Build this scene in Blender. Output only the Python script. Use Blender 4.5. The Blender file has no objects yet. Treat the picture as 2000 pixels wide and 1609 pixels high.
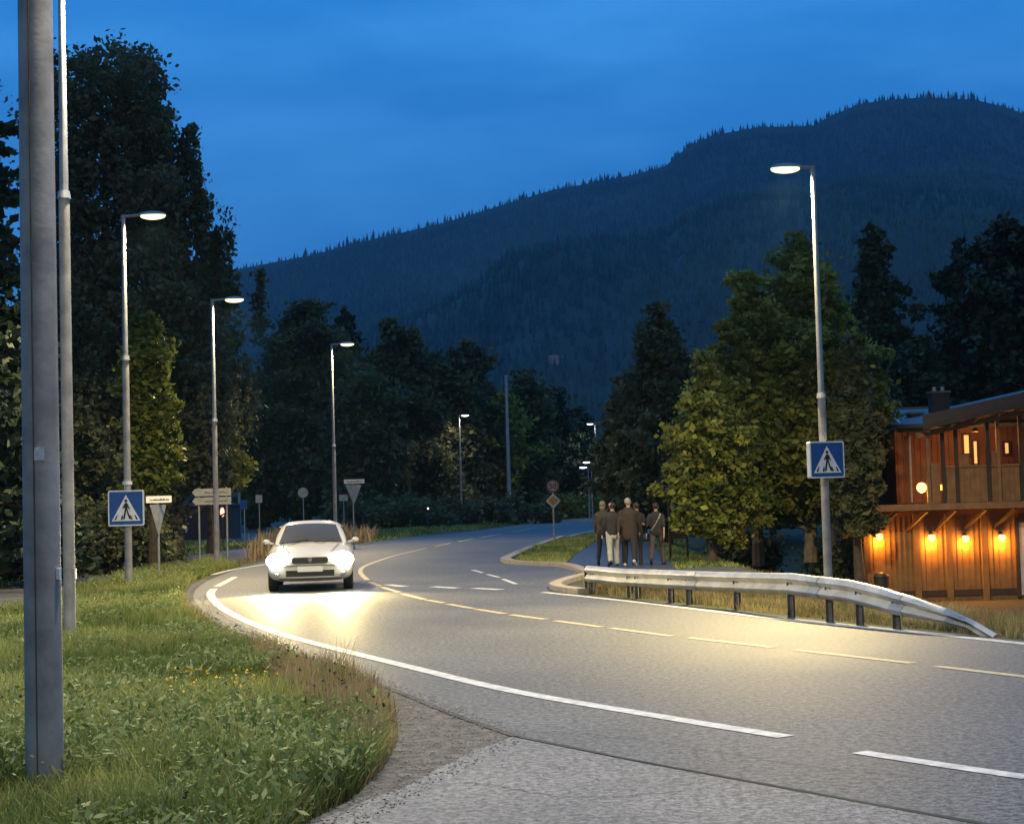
import bpy, bmesh, math, random
import numpy as np
from mathutils import Vector, Matrix

S = bpy.context.scene
COL = S.collection
R = math.radians
rng = np.random.default_rng(7)
random.seed(7)

# ------------------------------------------------------------------ camera
F = 3200.0            # focal length in photo pixels (2000 wide)
H = 1.8
PITCH, ROLL = math.atan(169.5 / F), 0.028
cam = bpy.data.cameras.new("camera")
cam.lens = F / 2000 * 36; cam.sensor_width = 36; cam.clip_start = 0.1; cam.clip_end = 20000
camo = bpy.data.objects.new("camera", cam); COL.objects.link(camo); S.camera = camo
fw = Vector((0, math.cos(PITCH), math.sin(PITCH)))
r0 = Vector((1, 0, 0)); u0 = Vector((0, -math.sin(PITCH), math.cos(PITCH)))
rt = math.cos(ROLL) * r0 - math.sin(ROLL) * u0
up = math.cos(ROLL) * u0 + math.sin(ROLL) * r0
camo.matrix_world = Matrix(((rt.x, up.x, -fw.x, 0), (rt.y, up.y, -fw.y, 0), (rt.z, up.z, -fw.z, H), (0, 0, 0, 1)))

def ray(px, py):
    return fw * F + rt * (px - 1000) - up * (py - 804.5)
def G(px, py, z=0.0):                     # point of a ground plane seen at this spot of the photograph
    d = ray(px, py); t = (z - H) / d.z
    return (d.x * t, d.y * t)
def AT(px, py, Y):                        # point at distance Y
    d = ray(px, py); t = Y / d.y
    return Vector((d.x * t, Y, H + d.z * t))

# ------------------------------------------------------------------ world (dusk)
w = bpy.data.worlds.new("World"); S.world = w; w.use_nodes = True
nt = w.node_tree; bg = nt.nodes['Background']; bg.inputs[1].default_value = 0.1
def N(t, kind, **kw):
    n = t.nodes.new(kind)
    for k, v in kw.items():
        if k in n.inputs: n.inputs[k].default_value = v
        else: setattr(n, k, v)
    return n
sky = N(nt, 'ShaderNodeTexSky', sky_type='NISHITA', sun_disc=False)
sky.sun_elevation = R(-1.5); sky.sun_rotation = R(180)
tc = N(nt, 'ShaderNodeTexCoord')
sx = N(nt, 'ShaderNodeSeparateXYZ'); nt.links.new(tc.outputs['Generated'], sx.inputs[0])
mp = N(nt, 'ShaderNodeMapping'); mp.inputs['Scale'].default_value = (1.2, 1.2, 4.6); nt.links.new(tc.outputs['Generated'], mp.inputs[0])
cn = N(nt, 'ShaderNodeTexNoise', Scale=3.0, Detail=5.0, Roughness=0.5); nt.links.new(mp.outputs[0], cn.inputs['Vector'])
cr = N(nt, 'ShaderNodeValToRGB'); nt.links.new(cn.outputs[0], cr.inputs[0])
cr.color_ramp.elements[0].position = 0.40; cr.color_ramp.elements[0].color = (0.16, 2.25, 6.9, 1)
cr.color_ramp.elements[1].position = 0.62; cr.color_ramp.elements[1].color = (0.45, 3.15, 8.4, 1)
gr = N(nt, 'ShaderNodeMapRange'); gr.inputs[1].default_value = 0.0; gr.inputs[2].default_value = 0.32; gr.inputs[3].default_value = 0.62; gr.inputs[4].default_value = 1.08
nt.links.new(sx.outputs[2], gr.inputs[0])
ml = N(nt, 'ShaderNodeVectorMath', operation='SCALE'); nt.links.new(cr.outputs[0], ml.inputs[0]); nt.links.new(gr.outputs[0], ml.inputs['Scale'])
s2 = N(nt, 'ShaderNodeVectorMath', operation='SCALE'); nt.links.new(sky.outputs[0], s2.inputs[0]); s2.inputs['Scale'].default_value = 0.4
ad = N(nt, 'ShaderNodeVectorMath', operation='ADD'); nt.links.new(ml.outputs[0], ad.inputs[0]); nt.links.new(s2.outputs[0], ad.inputs[1])
# paler sky added opposite the mountain as neutral fill light
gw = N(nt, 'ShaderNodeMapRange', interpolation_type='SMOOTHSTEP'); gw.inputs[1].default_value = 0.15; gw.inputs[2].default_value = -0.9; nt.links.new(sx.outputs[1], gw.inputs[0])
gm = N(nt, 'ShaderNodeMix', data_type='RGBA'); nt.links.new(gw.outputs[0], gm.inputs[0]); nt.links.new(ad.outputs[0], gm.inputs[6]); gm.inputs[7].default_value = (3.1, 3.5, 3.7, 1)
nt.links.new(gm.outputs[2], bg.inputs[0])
S.view_settings.view_transform = 'Standard'; S.view_settings.look = 'None'
S.view_settings.exposure = 0.1; S.view_settings.gamma = 1
S.render.engine = 'CYCLES'
S.cycles.use_denoising = True
S.cycles.max_bounces = 5; S.cycles.transparent_max_bounces = 8; S.cycles.volume_bounces = 0
S.cycles.sample_clamp_indirect = 3.0

# ------------------------------------------------------------------ materials
def mat(name, col, rough=0.7, metal=0.0, noise=None, bump=None, spec=None, col2=None, attr=None):
    """col..col2 mixed by a noise of the given scale; attr multiplies in a per-blade/per-leaf value"""
    m = bpy.data.materials.new(name); m.use_nodes = True; t = m.node_tree
    b = t.nodes['Principled BSDF']
    b.inputs['Base Color'].default_value = (*col, 1); b.inputs['Roughness'].default_value = rough; b.inputs['Metallic'].default_value = metal
    if spec is not None: b.inputs['Specular IOR Level'].default_value = spec
    c = N(t, 'ShaderNodeTexCoord')
    if noise:
        n = N(t, 'ShaderNodeTexNoise', Scale=noise, Detail=5.0, Roughness=0.6); t.links.new(c.outputs['Object'], n.inputs['Vector'])
        mx = N(t, 'ShaderNodeMix', data_type='RGBA')
        mr = N(t, 'ShaderNodeMapRange'); mr.inputs[1].default_value = 0.35; mr.inputs[2].default_value = 0.65
        t.links.new(n.outputs[0], mr.inputs[0]); t.links.new(mr.outputs[0], mx.inputs[0])
        c2 = col2 or tuple(x * 0.7 for x in col)
        mx.inputs[6].default_value = (*col, 1); mx.inputs[7].default_value = (*c2, 1)
        t.links.new(mx.outputs[2], b.inputs['Base Color'])
    if attr:
        a = N(t, 'ShaderNodeAttribute', attribute_name='tone')
        mx = N(t, 'ShaderNodeMix', data_type='RGBA'); mx.inputs[6].default_value = (*col, 1); mx.inputs[7].default_value = (*attr, 1)
        t.links.new(a.outputs['Fac'], mx.inputs[0]); t.links.new(mx.outputs[2], b.inputs['Base Color'])
    if bump:
        n = N(t, 'ShaderNodeTexNoise', Scale=bump[0], Detail=4.0); t.links.new(c.outputs['Object'], n.inputs['Vector'])
        bp = N(t, 'ShaderNodeBump', Strength=bump[1], Distance=bump[2] if len(bump) > 2 else 0.02)
        t.links.new(n.outputs[0], bp.inputs['Height']); t.links.new(bp.outputs[0], b.inputs['Normal'])
    return m

def asphalt(name, dark, light, rough, grain=17, patch=0.35):
    m = bpy.data.materials.new(name); m.use_nodes = True; t = m.node_tree; b = t.nodes['Principled BSDF']
    c = N(t, 'ShaderNodeTexCoord')
    g = N(t, 'ShaderNodeTexNoise', Scale=grain, Detail=3.0, Roughness=0.9); t.links.new(c.outputs['Object'], g.inputs['Vector'])
    r = N(t, 'ShaderNodeValToRGB'); r.color_ramp.elements[0].position = 0.40; r.color_ramp.elements[1].position = 0.62
    r.color_ramp.elements[0].color = (*dark, 1); r.color_ramp.elements[1].color = (*light, 1)
    t.links.new(g.outputs[0], r.inputs[0])
    p = N(t, 'ShaderNodeTexNoise', Scale=patch, Detail=5.0, Roughness=0.6); t.links.new(c.outputs['Object'], p.inputs['Vector'])
    pr = N(t, 'ShaderNodeMapRange'); pr.inputs[1].default_value = 0.3; pr.inputs[2].default_value = 0.7; pr.inputs[3].default_value = 0.72; pr.inputs[4].default_value = 1.2
    t.links.new(p.outputs[0], pr.inputs[0])
    s = N(t, 'ShaderNodeVectorMath', operation='SCALE'); t.links.new(r.outputs[0], s.inputs[0]); t.links.new(pr.outputs[0], s.inputs['Scale'])
    t.links.new(s.outputs[0], b.inputs['Base Color'])
    rr = N(t, 'ShaderNodeMapRange'); rr.inputs[3].default_value = rough - 0.08; rr.inputs[4].default_value = rough + 0.1; t.links.new(p.outputs[0], rr.inputs[0]); t.links.new(rr.outputs[0], b.inputs['Roughness'])
    bp = N(t, 'ShaderNodeBump', Strength=0.5, Distance=0.012); t.links.new(g.outputs[0], bp.inputs['Height']); t.links.new(bp.outputs[0], b.inputs['Normal'])
    return m

def emis(name, col, strength):
    m = bpy.data.materials.new(name); m.use_nodes = True; b = m.node_tree.nodes['Principled BSDF']
    b.inputs['Base Color'].default_value = (*col, 1); b.inputs['Emission Color'].default_value = (*col, 1); b.inputs['Emission Strength'].default_value = strength
    return m

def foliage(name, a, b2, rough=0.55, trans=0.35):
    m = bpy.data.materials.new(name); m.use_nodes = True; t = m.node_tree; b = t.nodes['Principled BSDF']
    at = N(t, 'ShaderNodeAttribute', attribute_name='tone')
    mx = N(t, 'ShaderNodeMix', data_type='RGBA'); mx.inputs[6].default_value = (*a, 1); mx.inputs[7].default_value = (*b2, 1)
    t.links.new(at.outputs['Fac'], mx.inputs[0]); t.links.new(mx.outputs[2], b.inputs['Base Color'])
    b.inputs['Roughness'].default_value = rough; b.inputs['Specular IOR Level'].default_value = 0.25
    tr = N(t, 'ShaderNodeBsdfTranslucent'); t.links.new(mx.outputs[2], tr.inputs[0])
    ms = N(t, 'ShaderNodeMixShader'); ms.inputs[0].default_value = trans
    t.links.new(b.outputs[0], ms.inputs[1]); t.links.new(tr.outputs[0], ms.inputs[2]); t.links.new(ms.outputs[0], t.nodes['Material Output'].inputs[0])
    return m

WARM = (1.0, 0.77, 0.40)
M = dict(
    ground=mat('ground_soil', (0.030, 0.045, 0.014), 0.9, noise=0.8, col2=(0.05, 0.045, 0.022), bump=(3, 0.6, 0.05)),
    hills=mat('hill_ground', (0.014, 0.022, 0.016), 0.95, noise=0.01, col2=(0.022, 0.034, 0.022)),
    road=asphalt('asphalt', (0.022, 0.023, 0.025), (0.160, 0.166, 0.160), 0.60),
    apron=asphalt('asphalt_old', (0.055, 0.053, 0.051), (0.225, 0.222, 0.21), 0.6, 20, 0.6),
    path=asphalt('asphalt_path', (0.04, 0.04, 0.042), (0.13, 0.13, 0.13), 0.45, 14, 0.5),
    gravel=mat('gravel', (0.15, 0.14, 0.12), 0.95, noise=7, col2=(0.05, 0.047, 0.04), bump=(14, 1.0, 0.04)),
    gravel_stone=mat('gravel_stone', (0.34, 0.31, 0.27), 0.9, noise=60, col2=(0.14, 0.13, 0.11)),
    shoulder=asphalt('shoulder', (0.025, 0.025, 0.024), (0.12, 0.118, 0.11), 0.55, 20, 0.8),
    white_line=mat('paint_white', (0.66, 0.65, 0.61), 0.6, noise=9, col2=(0.36, 0.36, 0.34)),
    yellow_line=mat('paint_yellow', (0.66, 0.54, 0.30), 0.6, noise=9, col2=(0.34, 0.28, 0.17)),
    crack=mat('tar_seam', (0.012, 0.012, 0.012), 0.8, noise=2.5, col2=(0.07, 0.066, 0.06)),
    kerb=mat('kerb_concrete', (0.34, 0.30, 0.24), 0.85, noise=6, bump=(20, 0.4, 0.01)),
    galv=mat('galvanised_steel', (0.34, 0.36, 0.38), 0.42, 0.55, noise=5, col2=(0.24, 0.26, 0.28), bump=(30, 0.15, 0.004)),
    rail=mat('rail_steel', (0.50, 0.50, 0.46), 0.40, 0.45, noise=3, col2=(0.33, 0.33, 0.31), bump=(6, 0.25, 0.01)),
    pole=mat('pole_paint', (0.36, 0.35, 0.33), 0.6, 0.1, noise=3.5, col2=(0.21, 0.205, 0.20), bump=(25, 0.25, 0.004)),
    head=mat('lamp_head_grey', (0.22, 0.23, 0.24), 0.4, 0.3),
    post_steel=mat('post_steel', (0.12, 0.115, 0.105), 0.6, 0.3, noise=8, col2=(0.06, 0.05, 0.042)),
    rust=mat('rusty_steel', (0.16, 0.09, 0.05), 0.8, 0.2, noise=20),
    sign_blue=mat('sign_blue', (0.005, 0.075, 0.30), 0.45, noise=8, col2=(0.004, 0.055, 0.24)),
    sign_white=mat('sign_white', (0.72, 0.74, 0.76), 0.5, noise=10, col2=(0.6, 0.62, 0.64)),
    sign_black=mat('sign_black', (0.012, 0.012, 0.014), 0.5),
    letter_grey=mat('letter_grey', (0.10, 0.10, 0.10), 0.6),
    arrow_plate=mat('arrow_plate', (0.24, 0.25, 0.26), 0.6, noise=6),
    sign_red=mat('sign_red', (0.16, 0.025, 0.025), 0.5),
    sign_yellow=mat('sign_yellow', (0.22, 0.14, 0.03), 0.5),
    sign_grey=mat('sign_back', (0.42, 0.43, 0.42), 0.55, 0.3, noise=6),
    sticker=mat('sticker', (0.75, 0.77, 0.8), 0.6, noise=40, col2=(0.5, 0.52, 0.55)),
    bark=mat('bark', (0.075, 0.055, 0.038), 0.9, noise=6, col2=(0.035, 0.027, 0.02), bump=(12, 0.8, 0.03)),
    bark_pale=mat('bark_pale', (0.22, 0.19, 0.13), 0.9, noise=5, col2=(0.10, 0.085, 0.06), bump=(10, 0.6, 0.03)),
    spruce=foliage('spruce_needles', (0.018, 0.032, 0.020), (0.040, 0.062, 0.034), trans=0.1),
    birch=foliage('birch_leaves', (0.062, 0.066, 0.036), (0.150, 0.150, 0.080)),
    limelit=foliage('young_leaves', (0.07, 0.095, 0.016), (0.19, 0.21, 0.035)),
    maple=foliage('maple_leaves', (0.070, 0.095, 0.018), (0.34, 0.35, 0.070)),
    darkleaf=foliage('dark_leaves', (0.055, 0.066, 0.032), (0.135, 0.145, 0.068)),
    forest=foliage('forest_needles', (0.008, 0.018, 0.010), (0.036, 0.060, 0.024), trans=0.0),
    grass=foliage('grass_blades', (0.075, 0.125, 0.022), (0.42, 0.44, 0.13)),
    weed=foliage('weed_leaves', (0.08, 0.14, 0.03), (0.30, 0.34, 0.14)),
    straw=foliage('dry_stems', (0.18, 0.115, 0.05), (0.42, 0.32, 0.17)),
    seed=mat('seed_heads', (0.03, 0.016, 0.012), 0.9),
    petals=mat('yellow_petals', (0.72, 0.45, 0.02), 0.6),
    wall_ochre=mat('ochre_boards', (0.20, 0.115, 0.04), 0.7, noise=2.5, col2=(0.13, 0.072, 0.026)),
    wall_red=mat('redbrown_boards', (0.15, 0.058, 0.030), 0.75, noise=2.5, col2=(0.085, 0.036, 0.02)),
    timber=mat('timber', (0.24, 0.12, 0.05), 0.7, noise=5, col2=(0.16, 0.08, 0.035)),
    timber_dark=mat('dark_timber', (0.035, 0.022, 0.016), 0.7, noise=5),
    roof=mat('roof_slate', (0.09, 0.10, 0.12), 0.5, noise=3, bump=(6, 0.4, 0.02)),
    fascia=mat('white_fascia', (0.62, 0.62, 0.60), 0.6),
    fascia_grey=mat('grey_fascia', (0.11, 0.09, 0.075), 0.6),
    brick=mat('chimney_brick', (0.04, 0.035, 0.035), 0.9, noise=8),
    door=mat('pale_door', (0.55, 0.50, 0.52), 0.6, noise=4),
    glass=mat('dark_glass', (0.05, 0.045, 0.03), 0.18),
    litglass=emis('lit_window', (1.0, 0.50, 0.16), 0.8),
    black=mat('black_plastic', (0.015, 0.015, 0.016), 0.5),
    tyre=mat('tyre_rubber', (0.014, 0.014, 0.014), 0.85, bump=(40, 0.3, 0.004)),
    rim=mat('alloy_rim', (0.45, 0.45, 0.46), 0.3, 0.9),
    carpaint=mat('car_paint', (0.46, 0.445, 0.40), 0.25, 0.0, spec=0.6),
    chrome=mat('chrome', (0.6, 0.6, 0.6), 0.15, 1.0),
    plate=mat('number_plate', (0.7, 0.7, 0.68), 0.5),
    amber=mat('indicator_amber', (0.6, 0.22, 0.03), 0.3),
    head_em=emis('headlight_glow', (1.0, 0.97, 0.88), 60),
    bowl=emis('sodium_bowl', (1.0, 0.84, 0.44), 2.0),
    bowl_w=emis('white_bowl', (1.0, 0.93, 0.80), 4),
    orange=emis('orange_bulb', (1.0, 0.60, 0.16), 3.2),
    orange_tube=emis('orange_tube', (1.0, 0.45, 0.07), 3.0),
    pinklamp=emis('pink_lantern', (1.0, 0.42, 0.30), 2.0),
    skin=mat('skin', (0.42, 0.25, 0.18), 0.55),
    jacket_brown=mat('jacket_brown', (0.040, 0.028, 0.022), 0.85, noise=12, bump=(14, 0.4, 0.02)),
    jacket_olive=mat('jacket_olive', (0.048, 0.040, 0.026), 0.85, noise=12, bump=(14, 0.4, 0.02)),
    jacket_black=mat('jacket_black', (0.028, 0.026, 0.028), 0.85, noise=12, bump=(14, 0.4, 0.02)),
    trousers_dark=mat('trousers_dark', (0.020, 0.022, 0.028), 0.85, noise=12),
    trousers_pale=mat('trousers_pale', (0.40, 0.42, 0.38), 0.8, noise=12, bump=(14, 0.4, 0.02)),
    trousers_brown=mat('trousers_brown', (0.08, 0.068, 0.056), 0.85, noise=12),
    shirt=mat('white_shirt', (0.55, 0.58, 0.52), 0.8, noise=12),
    hair=mat('dark_hair', (0.020, 0.014, 0.010), 0.6, bump=(60, 0.5, 0.01)),
    hair_grey=mat('grey_hair', (0.30, 0.27, 0.23), 0.6, bump=(60, 0.5, 0.01)),
    hair_fair=mat('fair_hair', (0.17, 0.13, 0.08), 0.6, bump=(60, 0.5, 0.01)),
    cap=mat('pink_cap', (0.42, 0.22, 0.23), 0.8),
    strap=mat('pale_strap', (0.40, 0.38, 0.30), 0.7),
    shoe=mat('pale_shoe', (0.55, 0.53, 0.48), 0.6),
    shoe_dark=mat('dark_shoe', (0.02, 0.02, 0.02), 0.6),
    plum=mat('plum_wall', (0.055, 0.032, 0.042), 0.8, noise=1.5),
    bluebin=mat('blue_bin', (0.035, 0.075, 0.13), 0.6, noise=4),
    concrete=mat('pale_concrete', (0.30, 0.29, 0.27), 0.8, noise=1.2, col2=(0.2, 0.2, 0.19), bump=(8, 0.3, 0.02)),
    paper=mat('paper', (0.55, 0.53, 0.46), 0.7),
    planter=mat('planter_red', (0.10, 0.018, 0.015), 0.6),
)

# ------------------------------------------------------------------ helpers
def link(o, parent=None):
    COL.objects.link(o)
    if parent is not None: o.parent = parent
    return o
def tag(o, label=None, cat=None, group=None, kind=None):
    if label: o['label'] = label
    if cat: o['category'] = cat
    if group: o['group'] = group
    if kind: o['kind'] = kind
    return o
def empty(name, loc, rz=0.0, label=None, cat=None, group=None):
    o = bpy.data.objects.new(name, None); o.location = loc; o.rotation_euler = (0, 0, rz); o.empty_display_size = 0.3
    link(o); return tag(o, label, cat, group)
def kids(o): return [c for c in bpy.data.objects if c.parent == o]
def copy_tree(o, parent=None):
    c = o.copy(); COL.objects.link(c); c.parent = parent
    for ch in kids(o): copy_tree(ch, c)
    return c

class MB:
    def __init__(s): s.v = []; s.f = []; s.m = []; s.mi = 0
    def add(s, vs, fs):
        b = len(s.v); s.v += [tuple(x) for x in vs]; s.f += [tuple(b + i for i in q) for q in fs]; s.m += [s.mi] * len(fs); return s
    def box(s, c, d, rz=0.0, rx=0.0, ry=0.0):
        Rm = Matrix.Rotation(rz, 3, 'Z') @ Matrix.Rotation(ry, 3, 'Y') @ Matrix.Rotation(rx, 3, 'X')
        vs = [Vector(c) + Rm @ Vector((x * d[0] / 2, y * d[1] / 2, z * d[2] / 2)) for x in (-1, 1) for y in (-1, 1) for z in (-1, 1)]
        return s.add(vs, [(0, 1, 3, 2), (4, 6, 7, 5), (0, 4, 5, 1), (2, 3, 7, 6), (0, 2, 6, 4), (1, 5, 7, 3)])
    def beam(s, a, b, wd, ht=None):
        """square beam between two points"""
        a, b = Vector(a), Vector(b); d = (b - a).normalized(); ht = ht or wd
        q = Vector((0, 0, 1)) if abs(d.z) < 0.95 else Vector((0, 1, 0))
        x = d.cross(q).normalized(); y = x.cross(d)
        vs = [p + x * sx_ * wd / 2 + y * sy * ht / 2 for p in (a, b) for sx_, sy in ((-1, -1), (1, -1), (1, 1), (-1, 1))]
        return s.add(vs, [(3, 2, 1, 0), (4, 5, 6, 7), (0, 1, 5, 4), (1, 2, 6, 5), (2, 3, 7, 6), (3, 0, 4, 7)])
    def tube(s, pts, rad, n=10, cap=True):
        pts = [Vector(p) for p in pts]
        if not hasattr(rad, '__len__'): rad = [rad] * len(pts)
        rings = []
        for i, p in enumerate(pts):
            d = (pts[min(i + 1, len(pts) - 1)] - pts[max(i - 1, 0)])
            if d.length < 1e-6: d = Vector((0, 0, 1))
            d.normalize(); q = Vector((0, 1, 0)) if abs(d.y) < 0.9 else Vector((1, 0, 0))
            x = d.cross(q).normalized(); y = d.cross(x)
            rings.append([p + (x * math.cos(a) + y * math.sin(a)) * rad[i] for a in [2 * math.pi * k / n for k in range(n)]])
        vs = [v for r_ in rings for v in r_]; fs = []
        for i in range(len(pts) - 1):
            for k in range(n): fs.append((i * n + k, i * n + (k + 1) % n, (i + 1) * n + (k + 1) % n, (i + 1) * n + k))
        if cap: fs += [tuple(range(n)), tuple((len(pts) - 1) * n + k for k in reversed(range(n)))]
        return s.add(vs, fs)
    def ell(s, c, r, nu=12, nv=8, rz=0.0):
        vs = []; fs = []; c = Vector(c); ca, sa = math.cos(rz), math.sin(rz)
        for j in range(nv + 1):
            t = math.pi * j / nv
            for i in range(nu):
                a = 2 * math.pi * i / nu
                x, y, z = r[0] * math.sin(t) * math.cos(a), r[1] * math.sin(t) * math.sin(a), r[2] * math.cos(t)
                vs.append(c + Vector((x * ca - y * sa, x * sa + y * ca, z)))
        for j in range(nv):
            for i in range(nu): fs.append((j * nu + i, (j + 1) * nu + i, (j + 1) * nu + (i + 1) % nu, j * nu + (i + 1) % nu))
        return s.add(vs, fs)
    def prism(s, poly, o, ux, uy, th):
        """2-D outline laid on axes ux, uy at o and extruded by th along ux x uy"""
        o, ux, uy = Vector(o), Vector(ux), Vector(uy); nz = ux.cross(uy).normalized(); n = len(poly)
        vs = [o + ux * p[0] + uy * p[1] for p in poly] + [o + ux * p[0] + uy * p[1] + nz * th for p in poly]
        fs = [tuple(reversed(range(n))), tuple(range(n, 2 * n))] + [(i, (i + 1) % n, n + (i + 1) % n, n + i) for i in range(n)]
        return s.add(vs, fs)
    def build(s, name, mats, parent=None, smooth=False):
        me = bpy.data.meshes.new(name); me.from_pydata(s.v, [], s.f)
        for m_ in (mats if isinstance(mats, (list, tuple)) else [mats]): me.materials.append(m_)
        if isinstance(mats, (list, tuple)): me.polygons.foreach_set('material_index', s.m)
        if smooth:
            me.polygons.foreach_set('use_smooth', [True] * len(me.polygons))
            try: me.set_sharp_from_angle(angle=R(40))
            except Exception: pass
        me.validate(); me.update()
        return link(bpy.data.objects.new(name, me), parent)

def np_mesh(name, V, Fq, material, tone=None, parent=None, smooth=False):
    """V (n,3); Fq (m,k) all faces with k corners; tone per vertex"""
    me = bpy.data.meshes.new(name); V = np.asarray(V, np.float32); Fq = np.asarray(Fq, np.int32); k = Fq.shape[1]
    me.vertices.add(len(V)); me.vertices.foreach_set('co', V.ravel())
    me.loops.add(Fq.size); me.loops.foreach_set('vertex_index', Fq.ravel())
    me.polygons.add(len(Fq)); me.polygons.foreach_set('loop_start', np.arange(0, Fq.size, k, dtype=np.int32)); me.polygons.foreach_set('loop_total', np.full(len(Fq), k, np.int32))
    if smooth: me.polygons.foreach_set('use_smooth', np.ones(len(Fq), bool))
    me.update(calc_edges=True)
    if tone is not None:
        a = me.attributes.new('tone', 'FLOAT', 'POINT'); a.data.foreach_set('value', np.asarray(tone, np.float32))
    me.materials.append(material)
    return link(bpy.data.objects.new(name, me), parent)

def sheet(name, pts, z, material, kind='structure'):
    """flat polygon sheet from (x, y) points"""
    bm = bmesh.new(); vs = [bm.verts.new((x, y, z)) for x, y in pts]; f = bm.faces.new(vs)
    f.normal_update()
    if f.normal.z < 0: f.normal_flip()
    bmesh.ops.triangulate(bm, faces=[f])
    me = bpy.data.meshes.new(name); bm.to_mesh(me); bm.free(); me.materials.append(material)
    return tag(link(bpy.data.objects.new(name, me)), kind=kind)

def smooth_line(pts, n=6):
    """Catmull-Rom through (x, y) points"""
    P = [np.array(p, float) for p in pts]; out = []
    for i in range(len(P) - 1):
        a, b, c, d = P[max(i - 1, 0)], P[i], P[i + 1], P[min(i + 2, len(P) - 1)]
        for k in range(n):
            t = k / n
            out.append(0.5 * ((2 * b) + (-a + c) * t + (2 * a - 5 * b + 4 * c - d) * t * t + (-a + 3 * b - 3 * c + d) * t ** 3))
    out.append(P[-1]); return out
def pxline(pts, n=6): return smooth_line([G(*p) for p in pts], n)

def strip(mb, pts, wd, z):
    L = []; Rr = []
    for i, p in enumerate(pts):
        a, b = pts[max(i - 1, 0)], pts[min(i + 1, len(pts) - 1)]; d = np.array(b) - np.array(a); d = d / (np.hypot(*d) + 1e-9); nrm = np.array((-d[1], d[0]))
        L.append((*(p + nrm * wd / 2), z)); Rr.append((*(p - nrm * wd / 2), z))
    n = len(pts); mb.add(Rr + L, [(i, i + 1, n + i + 1, n + i) for i in range(n - 1)])

def in_poly(X, Y, poly):
    c = np.zeros(len(X), bool); n = len(poly)
    for i in range(n):
        x1, y1 = poly[i]; x2, y2 = poly[(i + 1) % n]
        t = ((y1 > Y) != (y2 > Y)) & (X < (x2 - x1) * (Y - y1) / (y2 - y1 + 1e-12) + x1); c ^= t
    return c

def ss(a, b, x):
    t = np.clip((x - a) / (b - a), 0, 1); return t * t * (3 - 2 * t)

# smooth 2-D value noise for terrain
_tab = rng.random((64, 64))
def vn(x, y):
    xi = np.floor(x).astype(int); yi = np.floor(y).astype(int); fx = x - xi; fy = y - yi; fx = fx * fx * (3 - 2 * fx); fy = fy * fy * (3 - 2 * fy)
    g = lambda i, j: _tab[i % 64, j % 64]
    return (g(xi, yi) * (1 - fx) + g(xi + 1, yi) * fx) * (1 - fy) + (g(xi, yi + 1) * (1 - fx) + g(xi + 1, yi + 1) * fx) * fy

# ------------------------------------------------------------------ terrain
BY = 44.0                                   # distance of the chalet on the right
# ground drops away behind the guard rail towards the chalet
def drop(x, y):
    x = np.asarray(x, float); y = np.asarray(y, float)
    # line of the guard rail (1.4,30)-(5.9,20): distance beyond it
    nx, ny = 0.912, 0.41
    d = (x - 5.9) * nx + (y - 20) * ny
    return -1.25 * ss(0.8, 5.0, d) * ss(5.0, 8.6, x) * ss(1.0, 0.0, (y - 60) / 25.0) * ss(14, 19, y)
def gz(x, y): return float(drop(x, y))

rings = np.concatenate([np.arange(0.0, 90, 1.0), np.geomspace(90, 9000, 44)])
nth = 256
th = np.linspace(0, 2 * np.pi, nth, endpoint=False)
RR, TT = np.meshgrid(rings, th, indexing='ij')
GX, GY = RR * np.sin(TT), RR * np.cos(TT)
GZ = drop(GX, GY)
idx = np.arange(len(rings) * nth).reshape(len(rings), nth)
q = np.stack([idx[:-1], np.roll(idx, -1, 1)[:-1], np.roll(idx, -1, 1)[1:], idx[1:]], -1).reshape(-1, 4)[:, ::-1]
gmesh = np_mesh('ground', np.stack([GX, GY, GZ], -1).reshape(-1, 3), q, M['ground'], smooth=True); tag(gmesh, kind='structure')

# ridge line of the wooded mountain, from azimuth / elevation of the photo
RIDGE = [(-1400, 760), (-600, 700), (0, 610), (300, 560), (470, 522), (600, 497), (740, 462), (870, 432), (980, 398), (1080, 368), (1170, 352), (1240, 338), (1300, 322), (1335, 290), (1390, 262), (1480, 246), (1590, 243), (1620, 225), (1680, 200), (1740, 192), (1800, 188), (1900, 192), (1960, 205), (2000, 220), (2200, 300), (2600, 430), (3200, 560)]
raz, rel = [], []
for px, py in RIDGE:
    d = ray(px, py); raz.append(math.atan2(d.x, d.y)); rel.append(d.z / math.hypot(d.x, d.y))
raz = np.array(raz); rel = np.array(rel)
RD = 3000.0
def hill_h(az, r):
    hr = np.interp(az, raz, rel) * RD
    u = np.clip((r - 520) / (RD - 520), 0, 1)
    x, y = r * np.sin(az), r * np.cos(az)
    nse = (vn(x / 420 + 5, y / 420 + 3) - 0.5) * 150 + (vn(x / 170, y / 170) - 0.5) * 80
    spur = 45 * np.exp(-((az - 0.02 - 0.10 * (u - 0.4)) / 0.035) ** 2) * np.sin(np.pi * u) ** 1.3
    base = hr * (0.35 * u + 0.65 * u ** 1.8)
    z = base + (nse + spur) * np.sin(np.pi * u) ** 0.8 * (hr / 700)
    lim = np.interp(az, raz, rel) * r * (0.80 + 0.17 * ss(0.75, 1.0, u))
    z = np.where(r < RD, np.minimum(z, lim + 0 * z), hr - (r - RD) * 0.35)
    return z - 1.0
azs = np.linspace(-0.75, 0.62, 300); rs = np.concatenate([np.linspace(480, RD, 80), [RD + 120, RD + 500, RD + 1200]])
AA, RS = np.meshgrid(azs, rs, indexing='ij'); HZ = hill_h(AA, RS)
idx = np.arange(AA.size).reshape(AA.shape)
q = np.stack([idx[:-1, :-1], idx[1:, :-1], idx[1:, 1:], idx[:-1, 1:]], -1).reshape(-1, 4)
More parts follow.
